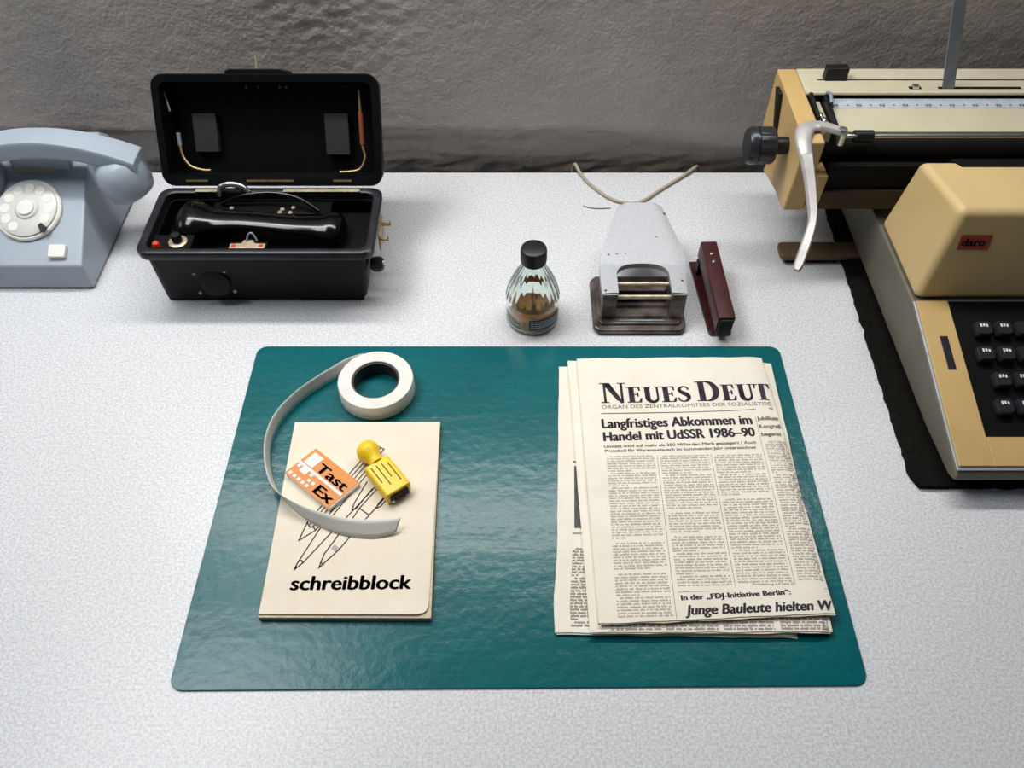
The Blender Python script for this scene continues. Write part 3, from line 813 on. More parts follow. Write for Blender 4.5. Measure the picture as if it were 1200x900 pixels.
def build_handle():
    bm = bmesh.new()
    ss = [0.0, 0.008, 0.016, 0.022, 0.028, 0.032, 0.036, 0.039, 0.042, 0.044, 0.0455, 0.0468, 0.0476, 0.048]
    ss2 = ss[-1:] + [0.052, 0.058, 0.065, 0.072, 0.085, 0.098, 0.111, 0.124, 0.129, 0.134, 0.1375, 0.141, 0.144, 0.146]
    n = 6
    def crown(x, s, l, r):
        u = (x - l) / (r - l) * 2 - 1; return -0.0018 * abs(u) ** 8
    def row(s, a, b, l, r):
        y, z = handle_pt(0, s)
        return [bm.verts.new((lerp(a, b, i / n), y, z + crown(lerp(a, b, i / n), s, l, r))) for i in range(n + 1)]
    rowsL = []; rowsR = []
    for s in ss:
        l, r = handle_half(s); wl, wr = win_half(s)
        rowsL.append(row(s, l, wl, l, r)); rowsR.append(row(s, wr, r, l, r))
    for R in (rowsL, rowsR):
        for a, b in zip(R, R[1:]):
            for i in range(n): bm.faces.new((a[i], a[i + 1], b[i + 1], b[i]))
    prev = rowsL[-1] + rowsR[-1]
    for s in ss2[1:]:
        l, r = handle_half(s); y, z = handle_pt(0, s)
        cur = [bm.verts.new((lerp(l, r, i / (len(prev) - 1)), y, z + crown(lerp(l, r, i / (len(prev) - 1)), s, l, r))) for i in range(len(prev))]
        for i in range(len(prev) - 1):
            bm.faces.new((prev[i], prev[i + 1], cur[i + 1], cur[i]))
        prev = cur
    bmesh.ops.remove_doubles(bm, verts=bm.verts[:], dist=1e-6)
    bmesh.ops.dissolve_degenerate(bm, edges=bm.edges[:], dist=1e-6)
    # folded skirt: drop the rim by 9 mm
    bmesh.ops.recalc_face_normals(bm, faces=bm.faces[:])
    edges = [e for e in bm.edges if e.is_boundary]
    ret = bmesh.ops.extrude_edge_only(bm, edges=edges)
    for v in [g for g in ret['geom'] if isinstance(g, bmesh.types.BMVert)]: v.co.z -= 0.0065
    mb = MB(); mb.bm.free(); mb.bm = bm
    o = mb.build('handle', 'silver_paint', hp, smooth=60)
    s = o.modifiers.new('solid', 'SOLIDIFY'); s.thickness = 0.0014; s.offset = -1
    b = o.modifiers.new('bevel', 'BEVEL'); b.width = 0.0012; b.segments = 2; b.limit_method = 'ANGLE'; b.angle_limit = math.radians(50)
build_handle()
# front legs of the handle bent down over the cheeks
for x0, x1 in ((0.0975, 0.1149), (0.1725, 0.1895)):
    mb = MB(); mb.hexa([(x0 + 0.001, 0.6510, 0.0105), (x1 - 0.001, 0.6510, 0.0105), (x1 - 0.001, 0.6535, 0.0105), (x0 + 0.001, 0.6535, 0.0105), (x0 + 0.0006, 0.6535, 0.0440), (x1 - 0.0006, 0.6535, 0.0440), (x1 - 0.0006, 0.6560, 0.0445), (x0 + 0.0006, 0.6560, 0.0445)])
    mb.build('handle_leg', 'punch_base', hp, bevel=0.0009)
for i, (x, s) in enumerate(((0.1075, 0.062), (0.1170, 0.063), (0.1745, 0.128), (0.1630, 0.090), (0.1265, 0.064), (0.1855, 0.020), (0.1010, 0.004))):
    y, z = handle_pt(x, s)
    MB().ball((x, y, z - 0.0002), 0.0012, 1.2, 1.0, 0.35, 10).build('rust_spot', 'rust', hp)

# ------------------------------------------------------------------ stapler
sp = thing('stapler', 'slim dark red metal stapler standing open beside the hole punch', 'stapler', (0.228, 0.69, 0))
d = Vector((0.0060, -0.112, 0))
fb = frame((0.2238, 0.7520, 0), d, zdir=(0, 0, 1))   # x runs from the rear to the nose, y to the right side reversed
LB = 0.1170
mb = MB(); mb.prism([(0, -0.0135), (LB - 0.004, -0.0135), (LB, -0.0115), (LB, 0.0110), (LB - 0.004, 0.0120), (0, 0.0085)], 0.0003, 0.0045, mtx=fb)
mb.build('base', 'maroon', sp, bevel=0.0008)
mb = MB(); mb.prism([(LB - 0.022, -0.0075), (LB - 0.006, -0.0075), (LB - 0.006, 0.0065), (LB - 0.022, 0.0065)], 0.0045, 0.0062, mtx=fb); mb.build('anvil', 'black', sp, bevel=0.0004)
mb = MB(); mb.prism([(0.004, 0.0030), (0.012, 0.0030), (0.012, 0.0075), (0.004, 0.0075)], 0.0045, 0.0058, mtx=fb); mb.build('catch', 'steel_dull', sp)
# sloping arm: box from rear (high) to nose
fa = frame((0.2252, 0.7430, 0.0210), Vector((0.0045, -0.1120, -0.0085)), zdir=(0, 0, 1))
LA = 0.1135
mb = MB(); mb.prism(round_rect(-0.0098, 0.0088, 0.0000, 0.0235, 0.0018, 3), 0.0, LA, axis='x', mtx=fa)
mb.build('arm', 'maroon', sp, bevel=0.0009)
mb = MB(); mb.prism([(-0.0080, -0.0055), (0.0072, -0.0055), (0.0072, 0.0205), (-0.0080, 0.0205)], LA - 0.004, LA + 0.0022, axis='x', mtx=fa)
mb.build('nose_plate', 'black', sp, bevel=0.0007)
mb = MB(); mb.prism([(-0.0072, -0.0060), (0.0062, -0.0060), (0.0062, 0.0015), (-0.0072, 0.0015)], 0.006, LA - 0.003, axis='x', mtx=fa); mb.build('magazine', 'black', sp, bevel=0.0006)
for a in (0.020, 0.032):
    MB().lathe([(0.0001, 0.0232), (0.0019, 0.0232), (0.0019, 0.0243), (0.0012, 0.0248), (0.0001, 0.0248)], mtx=fa @ Matrix.Translation((a, -0.0005, 0)), n=16).build('rivet', 'steel', sp)
mb = MB(); mb.prism([(0.015, -0.0105), (0.024, -0.0105), (0.024, 0.0065), (0.015, 0.0065)], 0.0045, 0.022, mtx=fb); mb.build('hinge_block', 'black', sp, bevel=0.0006)

# ------------------------------------------------------------------ field telephone in its black case
ft = thing('field_telephone', 'black field telephone in a bakelite case standing with its lid open', 'telephone', (-0.27, 0.73, 0))
ZR = 0.083
F0 = dict(x0=-0.3955, x1=-0.1660, y0=0.6895, y1=0.7780)      # footprint
F1 = dict(x0=-0.4010, x1=-0.1475, y0=0.6765, y1=0.7900)      # at the rim
def rr3(x0, x1, y0, y1, r, z, n=5): return [Vector((x, y, z)) for x, y in round_rect(x0, x1, y0, y1, r, n)]
mb = MB()
rings = []
for t, z in ((0, 0.0035), (0.03, 0.005), (0.90, 0.073)):
    rings.append(rr3(lerp(F0['x0'], F1['x0'] + 0.006, t), lerp(F0['x1'], F1['x1'] - 0.006, t), lerp(F0['y0'], F1['y0'] + 0.005, t), lerp(F0['y1'], F1['y1'] - 0.005, t), 0.010, z))
inner_r = [rr3(F1['x0'] + 0.012, F1['x1'] - 0.012, F1['y0'] + 0.010, F1['y1'] - 0.010, 0.008, z) for z in (0.073, 0.052)]
mb.rings(rings + inner_r, cap=True)
mb.build('case', 'bakelite', ft, bevel=0.001)
# rim lip
mb = MB()
o_ = lambda e, z: rr3(F1['x0'] - e, F1['x1'] + e, F1['y0'] - e, F1['y1'] + e, 0.013, z)
i_ = lambda e, z: rr3(F1['x0'] + e, F1['x1'] - e, F1['y0'] + e, F1['y1'] - e, 0.010, z)
mb.rings([o_(-0.004, 0.0725), o_(-0.0005, 0.0735), o_(0.0, 0.076), o_(0.0, ZR - 0.0015), o_(-0.0015, ZR), i_(0.0075, ZR), i_(0.009, ZR - 0.001), i_(0.009, 0.0725), o_(-0.004, 0.0725)], cap=False)
mb.build('rim', 'bakelite_rim', ft, smooth=50)
for x0, x1 in ((-0.3915, -0.2880), (-0.2420, -0.1690)):
    MB().box(x0, x1, 0.6910, 0.7760, 0.0002, 0.0045).build('foot', 'bakelite', ft, bevel=0.0012)
# front: round buzzer grille with screws, raised panel
fyn = Vector((0, -1, 0.17)).normalized()
gf = frame((-0.3290, 0.6838, 0.0330), (1, 0, 0), ydir=(0, 0.17, 1))
MB().lathe([(0.0001, -0.001), (0.0160, -0.001), (0.0165, 0.0016), (0.0150, 0.0022), (0.0001, 0.0022)], mtx=gf, n=40).build('grille', mat('grille_olive', (0.014, 0.014, 0.011), 0.6, noise_scale=300, spec=0.2), ft)
for a, b in ((-0.020, 0.014), (0.014, 0.0165), (0.020, -0.010), (-0.019, -0.012)):
    MB().ball(gf @ Vector((a, b, 0.0005)), 0.0022, n=12).build('screw', 'steel_dull', ft)
MB().hexa([(-0.3040, 0.6882, 0.022), (-0.2300, 0.6882, 0.022), (-0.2300, 0.69, 0.022), (-0.3040, 0.69, 0.022), (-0.3040, 0.6830, 0.066), (-0.2300, 0.6830, 0.066), (-0.2300, 0.685, 0.066), (-0.3040, 0.685, 0.066)]).build('front_panel', 'bakelite', ft, bevel=0.0006)
# inner deck and equipment
MB().box(-0.3885, -0.1600, 0.6870, 0.7795, 0.050, 0.0560).build('deck', 'bakelite', ft)
MB().box(-0.3885, -0.3450, 0.6862, 0.7120, 0.0560, 0.0790).build('switch_panel', 'bakelite', ft, bevel=0.001)
MB().lathe([(0.0001, 0), (0.0040, 0), (0.0040, 0.004), (0.0030, 0.0060), (0.0001, 0.0066)], mtx=Matrix.Translation((-0.3815, 0.6925, 0.0785)), n=20).build('red_button', 'red', ft)
MB().lathe([(0.0001, 0), (0.0100, 0), (0.0100, 0.0018), (0.0086, 0.0024), (0.0001, 0.0024)], mtx=Matrix.Translation((-0.3600, 0.6990, 0.0788)), n=28).build('switch_plate', 'brass_pale', ft)
MB().lathe([(0.0001, 0), (0.0052, 0), (0.0056, 0.006), (0.0046, 0.0095), (0.0001, 0.0098)], mtx=Matrix.Translation((-0.3600, 0.6990, 0.0810)), n=24).build('switch_knob', 'black', ft)
# little bracket with red dots
MB().box(-0.3045, -0.2635, 0.6862, 0.7000, 0.0560, 0.0790).build('bracket_base', 'bakelite', ft)
MB().prism([(-0.3030, 0.6885), (-0.2650, 0.6885), (-0.2650, 0.6955), (-0.2770, 0.6965), (-0.2790, 0.7020), (-0.2890, 0.7020), (-0.2910, 0.6965), (-0.3030, 0.6955)], 0.0788, 0.0804).build('bracket', 'brass_pale', ft, bevel=0.0004)
for x in (-0.2985, -0.2695):
    MB().lathe([(0.0001, 0), (0.0025, 0), (0.0025, 0.0006), (0.0001, 0.0007)], mtx=Matrix.Translation((x, 0.6920, 0.0803)), n=14).build('red_mark', 'red', ft)
MB().tube(spline([(-0.2860, 0.699, 0.080), (-0.2840, 0.703, 0.086), (-0.2800, 0.704, 0.088), (-0.2765, 0.7015, 0.085), (-0.2745, 0.699, 0.081)], 5), 0.0010, 8).build('hook', 'steel_dull', ft)
# handset lying in the case: one swept body
hs_pts = [(-0.3770, 0.7420, 0.0700), (-0.3700, 0.7420, 0.0735), (-0.3600, 0.7415, 0.0750), (-0.3480, 0.7405, 0.0755), (-0.3300, 0.7390, 0.0770), (-0.3000, 0.7360, 0.0790), (-0.2700, 0.7325, 0.0790), (-0.2400, 0.7295, 0.0775), (-0.2150, 0.7300, 0.0745), (-0.2000, 0.7325, 0.0715), (-0.1900, 0.7340, 0.0700), (-0.1840, 0.7345, 0.0680)]
hs_w = [0.007, 0.0225, 0.0280, 0.0275, 0.0185, 0.0150, 0.0145, 0.0148, 0.0175, 0.0235, 0.0190, 0.006]
hs_h = [0.004, 0.0115, 0.0160, 0.0155, 0.0090, 0.0070, 0.0068, 0.0072, 0.0095, 0.0140, 0.0115, 0.003]
cc = spline(hs_pts, 5); ww = spline([(w, 0, 0) for w in hs_w], 5); hh = spline([(h_, 0, 0) for h_ in hs_h], 5)
mb = MB(); rs = []
for c, w_, h_ in zip(cc, ww, hh):
    rs.append([Vector((c.x, c.y + abs(w_.x) * math.cos(2 * PI * k / 20), c.z + abs(h_.x) * math.sin(2 * PI * k / 20))) for k in range(20)])
mb.rings(rs); mb.build('handset', 'bakelite_gloss', ft, smooth=80)
# terminal block behind the handset and brass screws
MB().box(-0.3400, -0.2050, 0.7560, 0.7780, 0.0535, 0.0720).build('terminal_block', 'bakelite', ft, bevel=0.001)
for x, y, m_ in ((-0.3335, 0.7620, 'steel'), (-0.3180, 0.7650, 'steel_dull'), (-0.3230, 0.7580, 'steel_dull'), (-0.2600, 0.7630, 'brass_pale'), (-0.2480, 0.7660, 'brass_pale'), (-0.2500, 0.7570, 'brass_pale'), (-0.2620, 0.7575, 'brass_pale')):
    MB().lathe([(0.0001, 0), (0.0026, 0), (0.0026, 0.0012), (0.0016, 0.0022), (0.0001, 0.0023)], mtx=Matrix.Translation((x, y, 0.0720)), n=14).build('terminal_screw', m_, ft)
MB().tube(spline([(-0.3300, 0.7700, 0.075), (-0.3050, 0.7730, 0.084), (-0.2700, 0.7740, 0.087), (-0.2400, 0.7680, 0.084), (-0.2170, 0.7560, 0.076)], 6), 0.0022, 10).build('handset_cord', 'bakelite_gloss', ft, smooth=80)
MB().tube(spline([(-0.3330, 0.7800, 0.0800), (-0.3290, 0.7815, 0.0900), (-0.3180, 0.7815, 0.0935), (-0.3060, 0.7815, 0.0905), (-0.2990, 0.7805, 0.0835)], 6), 0.0034, 10).build('cord_loop', 'steel', ft, smooth=80)
for x, y in ((-0.1780, 0.6990), (-0.1720, 0.7080), (-0.1960, 0.6930)):
    MB().ball((x, y, 0.0545), 0.0022, n=10).build('screw', 'steel_dull', ft)
# hinge strips on the rear rim
for x0, x1 in ((-0.3600, -0.3300), (-0.2600, -0.1730)):
    MB().box(x0, x1, 0.7800, 0.7850, ZR, ZR + 0.0016).build('hinge_strip', 'brass_pale', ft, bevel=0.0004)
# right side: brass catch and black binding knob
mb = MB()
mb.box(-0.1475, -0.1460, 0.7180, 0.7520, 0.0500, 0.0740)
for y in (0.7210, 0.7460):
    mb.box(-0.1460, -0.1370, y - 0.0018, y + 0.0018, 0.0640, 0.0665); mb.box(-0.1385, -0.1370, y - 0.0018, y + 0.0050, 0.0640, 0.0665)
mb.build('side_catch', 'brass', ft, bevel=0.0004)
mb = MB(); mb.lathe([(0.0001, 0), (0.0060, 0), (0.0085, 0.004), (0.0085, 0.011), (0.0060, 0.014), (0.0001, 0.0142)], mtx=frame((-0.1560, 0.6990, 0.0480), (0, 1, 0), zdir=(1, 0, 0)), n=10)
mb.build('binding_knob', 'black', ft, smooth=20)
MB().ball((-0.1420, 0.6975, 0.0520), 0.0022, n=10).build('screw', 'steel', ft); MB().ball((-0.1415, 0.7010, 0.0440), 0.0018, n=10).build('screw', 'steel', ft)
# lid, swung up and leaning back
LA_ = math.radians(31)
LO = Vector((0, 0.7870, 0.0865)); LS = Vector((0, math.sin(LA_), math.cos(LA_))); LD = Vector((0, math.cos(LA_), -math.sin(LA_)))
def lp(x, s_, d_): return Vector((x, 0, 0)) + LO + LS * s_ + LD * d_
LL = 0.1205
def lid_ring(e, d_, r): return [lp(x, z, d_) for x, z in round_rect(-0.3975 + e, -0.1465 - e, e, LL - e, r, 5)]
lid = MB()
lid.rings([lid_ring(0.0125, 0.031, 0.006), lid_ring(0.0095, 0.004, 0.008), lid_ring(0.0085, 0.0005, 0.009), lid_ring(0.0012, 0.0, 0.013), lid_ring(0.0, 0.002, 0.014), lid_ring(0.0025, 0.030, 0.012), lid_ring(0.007, 0.035, 0.010)], cap=True)
lid = lid.build('lid', 'bakelite', ft, smooth=45)
def lbox(x0, x1, s0, s1, d0, d1): return MB().hexa([lp(x, s_, d_) for d_ in (d1, d0) for x, s_ in ((x0, s0), (x1, s0), (x1, s1), (x0, s1))])
for x0, x1, s0, s1 in ((-0.3630, -0.3360, 0.036, 0.078), (-0.2130, -0.1860, 0.033, 0.078)):
    lbox(x0, x1, s0, s1, 0.022, 0.032).build('holder', 'lid_grey', lid, bevel=0.0008)
def ltube(P, r_, name, m): return MB().tube(spline([lp(*p) for p in P], 5), r_, 8).build(name, m, lid, smooth=80)
ltube([(-0.3765, 0.048, 0.012), (-0.3740, 0.033, 0.010), (-0.3660, 0.0220, 0.008), (-0.3530, 0.0175, 0.007), (-0.3430, 0.0170, 0.007)], 0.0016, 'brass_stay', 'brass')
ltube([(-0.3770, 0.058, 0.0125), (-0.3762, 0.044, 0.012)], 0.0024, 'stay_sleeve', 'steel_dull')
ltube([(-0.1700, 0.104, 0.012), (-0.1700, 0.080, 0.012), (-0.1695, 0.045, 0.012), (-0.1670, 0.031, 0.010), (-0.1730, 0.0185, 0.008), (-0.1850, 0.0155, 0.007), (-0.1960, 0.0150, 0.007)], 0.0016, 'brass_stay', 'brass')
ltube([(-0.1700, 0.080, 0.012), (-0.1695, 0.045, 0.012)], 0.0027, 'stay_sleeve', mat('rust_sleeve', (0.22, 0.045, 0.015), 0.6))
ltube([(-0.3870, 0.101, 0.012), (-0.3830, 0.081, 0.012)], 0.0011, 'stay_pin', 'steel_dull')
for x0, x1 in ((-0.3700, -0.3450), (-0.3010, -0.2480), (-0.2030, -0.1820)):
    lbox(x0, x1, 0.0050, 0.0072, -0.0012, 0.001).build('hinge_leaf', 'brass', lid)
MB().prism([(-0.3160, LL - 0.002), (-0.2440, LL - 0.002), (-0.2460, LL + 0.0025), (-0.2560, LL + 0.0050), (-0.3100, LL + 0.0050), (-0.3150, LL + 0.0030)], 0.004, 0.024, mtx=Matrix(((1, 0, 0, 0), (0, LS.y, LD.y, LO.y), (0, LS.z, LD.z, LO.z), (0, 0, 0, 1)))).build('latch_plate', 'bakelite', lid, bevel=0.001)
ltube([(-0.2810, LL + 0.004, 0.012), (-0.2815, LL + 0.0190, 0.012)], 0.0015, 'latch_pin', 'brass_pale')
for x in (-0.300, -0.286, -0.262, -0.255): MB().ball(lp(x, LL - 0.014, 0.029), 0.0018, n=8).build('rivet', 'brass', lid)

# ------------------------------------------------------------------ blue-grey dial telephone
ph = thing('dial_telephone', 'blue grey rotary dial telephone at the left end of the desk', 'telephone', (-0.545, 0.79, 0))
mb = MB()
def ph_ring(x0, x1, pts): return pts
xl, xr = -0.6070, -0.4825
prof_side = [(0.7085, 0.002), (0.7110, 0.034), (0.8280, 0.0925), (0.8820, 0.0945), (0.8980, 0.080), (0.8980, 0.002)]
inset_ = [0.0, 0.0035, 0.0125, 0.014, 0.012, 0.001]
A = [mb.bm.verts.new((xl + i, y, z)) for (y, z), i in zip(prof_side, inset_)]
B = [mb.bm.verts.new((xr - i, y, z)) for (y, z), i in zip(prof_side, inset_)]
mb.bm.faces.new(A); mb.bm.faces.new(B[::-1])
for i in range(6): mb.bm.faces.new((A[i], A[(i + 1) % 6], B[(i + 1) % 6], B[i]))
mb.build('body', 'phone', ph, bevel=0.0025, seg=3)
MB().box(xl + 0.004, xr - 0.003, 0.7110, 0.8950, 0.0002, 0.0025).build('base_plate', 'black', ph)
slope = Vector((0, 0.1170, 0.0585)).normalized(); nrm = Vector((1, 0, 0)).cross(slope)
def on_face(x, d_, up=0.0):
    p = Vector((x, 0.7110, 0.034)) + slope * d_ + nrm * up; return p
df = frame(on_face(-0.5525, 0.0670), (1, 0, 0), ydir=slope)
MB().lathe([(0.0001, -0.001), (0.0370, -0.001), (0.0375, 0.003), (0.0360, 0.0045), (0.0001, 0.0045)], mtx=df, n=56).build('dial_base', 'phone_white', ph)
dw = MB().lathe([(0.0001, 0.0045), (0.0335, 0.0045), (0.0335, 0.0066), (0.0325, 0.0072), (0.0140, 0.0072), (0.0120, 0.0090), (0.0001, 0.0095)], mtx=df, n=56).build('finger_wheel', 'dial_grey', ph)
for k in range(10):
    a = math.radians(-30 + 30 * k)
    MB().lathe([(0.0001, 0.0066), (0.0056, 0.0066), (0.0056, 0.0075), (0.0001, 0.0075)], mtx=df @ Matrix.Translation((0.0250 * math.cos(a), 0.0250 * math.sin(a), 0)), n=18).build('finger_hole', 'phone_white', dw)
MB().lathe([(0.0001, 0.0090), (0.0095, 0.0090), (0.0090, 0.0110), (0.0001, 0.0114)], mtx=df, n=28).build('dial_cap', 'phone_white', ph)
fs = df @ Matrix.Rotation(math.radians(-48), 4, 'Z')
MB().prism([(0.0270, -0.0022), (0.0360, -0.0042), (0.0385, 0.0), (0.0360, 0.0042), (0.0270, 0.0022)], 0.0076, 0.0100, mtx=fs).build('finger_stop', 'black', ph, bevel=0.0006)
bf = frame(on_face(-0.5135, 0.0165), (1, 0, 0), ydir=slope)
MB().prism(round_rect(-0.0095, 0.0095, -0.0075, 0.0075, 0.0015, 3), -0.001, 0.0055, mtx=bf).build('recall_button', 'phone_white', ph, bevel=0.0010)
nf = frame(on_face(-0.5560, 0.1190), (1, 0, 0), ydir=slope)
MB().prism([(-0.020, -0.0035), (0.026, -0.0035), (0.026, 0.0035), (-0.020, 0.0035)], -0.0005, 0.0008, mtx=nf).build('name_plate', mat('name_card', (0.55, 0.48, 0.33), 0.6), ph)
MB().box(-0.580, -0.510, 0.8170, 0.8400, 0.0800, 0.1160).build('cradle', 'phone', ph, bevel=0.004)
# handset over the cradle: bar with flat top and two bent down cups
def bar_ring(x):
    t = (x + 0.5300) / 0.1110
    zt = 0.1400 - 0.0290 * t * t
    th = 0.0240 + 0.006 * abs(t) ** 4
    yc = 0.8080; hw = 0.0145 + 0.002 * abs(t)
    sec = [(-hw, 0.0), (-hw - 0.0015, -0.004), (-hw - 0.0005, -th * 0.75), (-hw * 0.7, -th), (hw * 0.7, -th), (hw + 0.0005, -th * 0.75), (hw + 0.0015, -0.004), (hw, 0.0), (hw * 0.4, 0.0012), (-hw * 0.4, 0.0012)]
    return [Vector((x, yc + a, zt + b)) for a, b in sec]
mb = MB(); mb.rings([bar_ring(-0.6370 + 0.214 * i / 24) for i in range(25)])
hs = mb.build('handset', 'phone', ph, smooth=40, bevel=0.0012)
for sx in (-1, 1):
    cm = Matrix.Translation((-0.5300 + sx * 0.0835, 0.8030, 0.0870)) @ Matrix.Rotation(-sx * 0.22, 4, 'Y')
    mb = MB(); mb.lathe([(0.0001, -0.0200), (0.0240, -0.0200), (0.0270, -0.0180), (0.0288, -0.0110), (0.0290, -0.0020), (0.0280, 0.0100), (0.0235, 0.0200), (0.0160, 0.0260), (0.0001, 0.0280)], mtx=cm, n=40)
    c_ = mb.build('ear_cup', 'phone', hs, smooth=60)

# ------------------------------------------------------------------ typewriter
fm = MB()
xs = [0.3870 + 0.012 * i for i in range(37)]
edge = [(x, 0.4360 + 0.0020 * noise.noise(Vector((x * 90, 0, 0)))) for x in xs]
edge += [(0.8300, 0.4500 + 0.03 * i) for i in range(15)]
left = []
for i in range(60):
    t = i / 59; y = lerp(0.8600, 0.4480, t)
    left.append((lerp(0.3960, 0.3815, t) + 0.0028 * noise.noise(Vector((y * 80, 4, 0))) + 0.0012 * noise.noise(Vector((y * 260, 7, 0))), y))
fm.prism(edge + left, 0.0003, 0.0060)
fo = fm.build('typewriter_pad', 'felt')
tag(fo, 'dark frayed felt pad lying under the beige typewriter', 'pad')

tw = thing('typewriter', 'large beige and ochre typewriter with silver carriage lever at the right of the desk', 'typewriter', (0.60, 0.66, 0.006))
XL, XR = 0.4080, 0.8000
# grey-beige base shell: side profile extruded
sp_ = [(0.4400, 0.0190), (0.4300, 0.0240), (0.4300, 0.0300), (0.4370, 0.0350), (0.6150, 0.0735), (0.8400, 0.0735), (0.8600, 0.0600), (0.8600, 0.0140), (0.5000, 0.0140)]
mb = MB(); mb.prism(sp_, XL, XR, axis='x'); mb.build('base_shell', 'greige', tw, bevel=0.0035, seg=3)
for x in (XL + 0.03, XR - 0.03):
    for y in (0.49, 0.82):
        MB().lathe([(0.0001, 0.0061), (0.011, 0.0061), (0.012, 0.0145), (0.0001, 0.0145)], mtx=Matrix.Translation((x, y, 0)), n=20).build('foot', 'black_rubber', tw)
# sloping key plate with trim line
ks = Vector((0, 0.1780, 0.0385)).normalized(); kn = Vector((1, 0, 0)).cross(ks)
K0 = Vector((0, 0.4370, 0.0350))
def kp(x, d_, up): return Vector((x, 0, 0)) + K0 + ks * d_ + kn * up
def plate(x0, x1, d0, d1, u0, u1): return [kp(x0, d0, u0), kp(x1, d0, u0), kp(x1, d1, u0), kp(x0, d1, u0), kp(x0, d0, u1), kp(x1, d0, u1), kp(x1, d1, u1), kp(x0, d1, u1)]
KL, KR = 0.4430, 0.7650
MB().hexa(plate(XL + 0.0010, XR - 0.001, -0.0030, 0.1815, -0.0005, 0.0010)).build('trim_strip', 'trim', tw, bevel=0.0006)
kt = Matrix.Translation((0, 0, 0))
mb = MB()
for a in ((XL + 0.0028, KL, 0.0005, 0.1810), (KR, XR - 0.0028, 0.0005, 0.1810), (KL, KR, 0.0005, 0.0300)): mb.hexa(plate(*a, 0.0008, 0.0030))
mb.build('key_surround', 'ochre', tw, bevel=0.0008)
MB().hexa(plate(KL, KR, 0.0300, 0.1810, 0.0008, 0.0014)).build('key_well', 'carriage_black', tw)
MB().hexa(plate(0.4245, 0.4325, 0.1010, 0.1390, 0.0026, 0.0036)).build('ribbon_switch', 'key', tw, bevel=0.0004)
MB().hexa(plate(KL + 0.055, KR - 0.055, 0.0310, 0.0440, 0.0014, 0.0080)).build('space_bar', 'key', tw, bevel=0.0012)
for r_ in range(4):
    dd = 0.0590 + 0.0285 * r_
    for c in range(15):
        x = KL + 0.0165 + 0.0200 * c + (0.0065, 0.0125, 0.0030, 0.0085)[r_] * 0.9
        if x > KR - 0.012: continue
        mb = MB()
        R = []
        for w_, u in ((0.0080, 0.0030), (0.0080, 0.0085), (0.0068, 0.0110)):
            R.append([kp(x + a, dd + b, u) for a, b in round_rect(-w_, w_, -w_, w_, 0.0030, 3)])
        mb.rings(R)
        k_ = mb.build('key', 'key', tw, smooth=40)
        if c < 2:
            q = Ink(lambda a, b, x=x, dd=dd: tuple(kp(x + a, dd + b, 0.0113)))
            q.rect(-0.0040, -0.0022, 0.0005, 0.0042); q.rect(-0.0012, 0.0008, 0.0010, 0.0042); q.rect(0.0018, 0.0036, 0.0005, 0.0036)
            l_ = q.build('key_legend', 'phone_white', k_)
# hood over the type basket
HB, HT = 0.0745, 0.1720
def hood_pts(z, y0, y1, x0, x1, r=0.004): return [Vector((x, y, z)) for x, y in round_rect(x0, x1, y0, y1, r, 4)]
mb = MB()
bot = [(0.4090, 0.6160), (0.7990, 0.6160), (0.7990, 0.7360), (0.4090, 0.7360)]
top = [(0.4270, 0.6365), (0.7800, 0.6365), (0.7970, 0.7160), (0.4100, 0.7160)]
mb.hexa([(x, y, HB) for x, y in bot] + [(x, y, HT) for x, y in top])
hood = mb.build('hood', 'cream', tw, bevel=0.0075, seg=4)
# cut-out at the rear of the hood for the type guide
MB().prism([(0.4490, 0.7050), (0.4420, 0.7170), (0.7500, 0.7170), (0.7430, 0.7050)], 0.160, 0.1732).build('type_guide', 'carriage_black', tw)
# ochre cheek panel let into the hood's left flank, red name plate on its front
fn = Vector((0, -0.0755, 0.0520)).normalized()
sgn = frame((0.4655, 0.6505, 0.1160), (1, 0, 0), ydir=(0, 0.0520, 0.0755))
off_ = 0.0
p0 = Vector((0, 0.6160, HB)); p1 = Vector((0, 0.6365, HT))
def hood_front(x, t, up): return Vector((x, 0, 0)) + p0.lerp(p1, t) + Vector((0, -0.0975, 0.0205)).normalized() * up
MB().hexa([hood_front(x, t, u) for u in (-0.0005, 0.0009) for x, t in ((0.4340, 0.585), (0.4640, 0.585), (0.4640, 0.745), (0.4340, 0.745))]).build('name_plate', 'sign_red', tw, bevel=0.0002)
inkd = Ink(lambda x, y: tuple(hood_front(0.4340 + x, 0.585 + y, 0.00125)))
V, F, _ = text_verts('daro', width=0.0225, bold=0.03)
inkd.add([(0.0028 + x, 0.045 + y * 0.115) for x, y in V], F)
inkd.build('lettering', 'carriage_black', tw)
# brown rail under the carriage, resting on the desk at the left
MB().prism(round_rect(0.3170, 0.4400, 0.7500, 0.7760, 0.006, 5), 0.0070, 0.0140).build('support_rail', 'bar_brown', tw, bevel=0.0015)
MB().box(0.3260, 0.3860, 0.7540, 0.7720, 0.0003, 0.0072).build('rail_foot', 'black_rubber', tw)

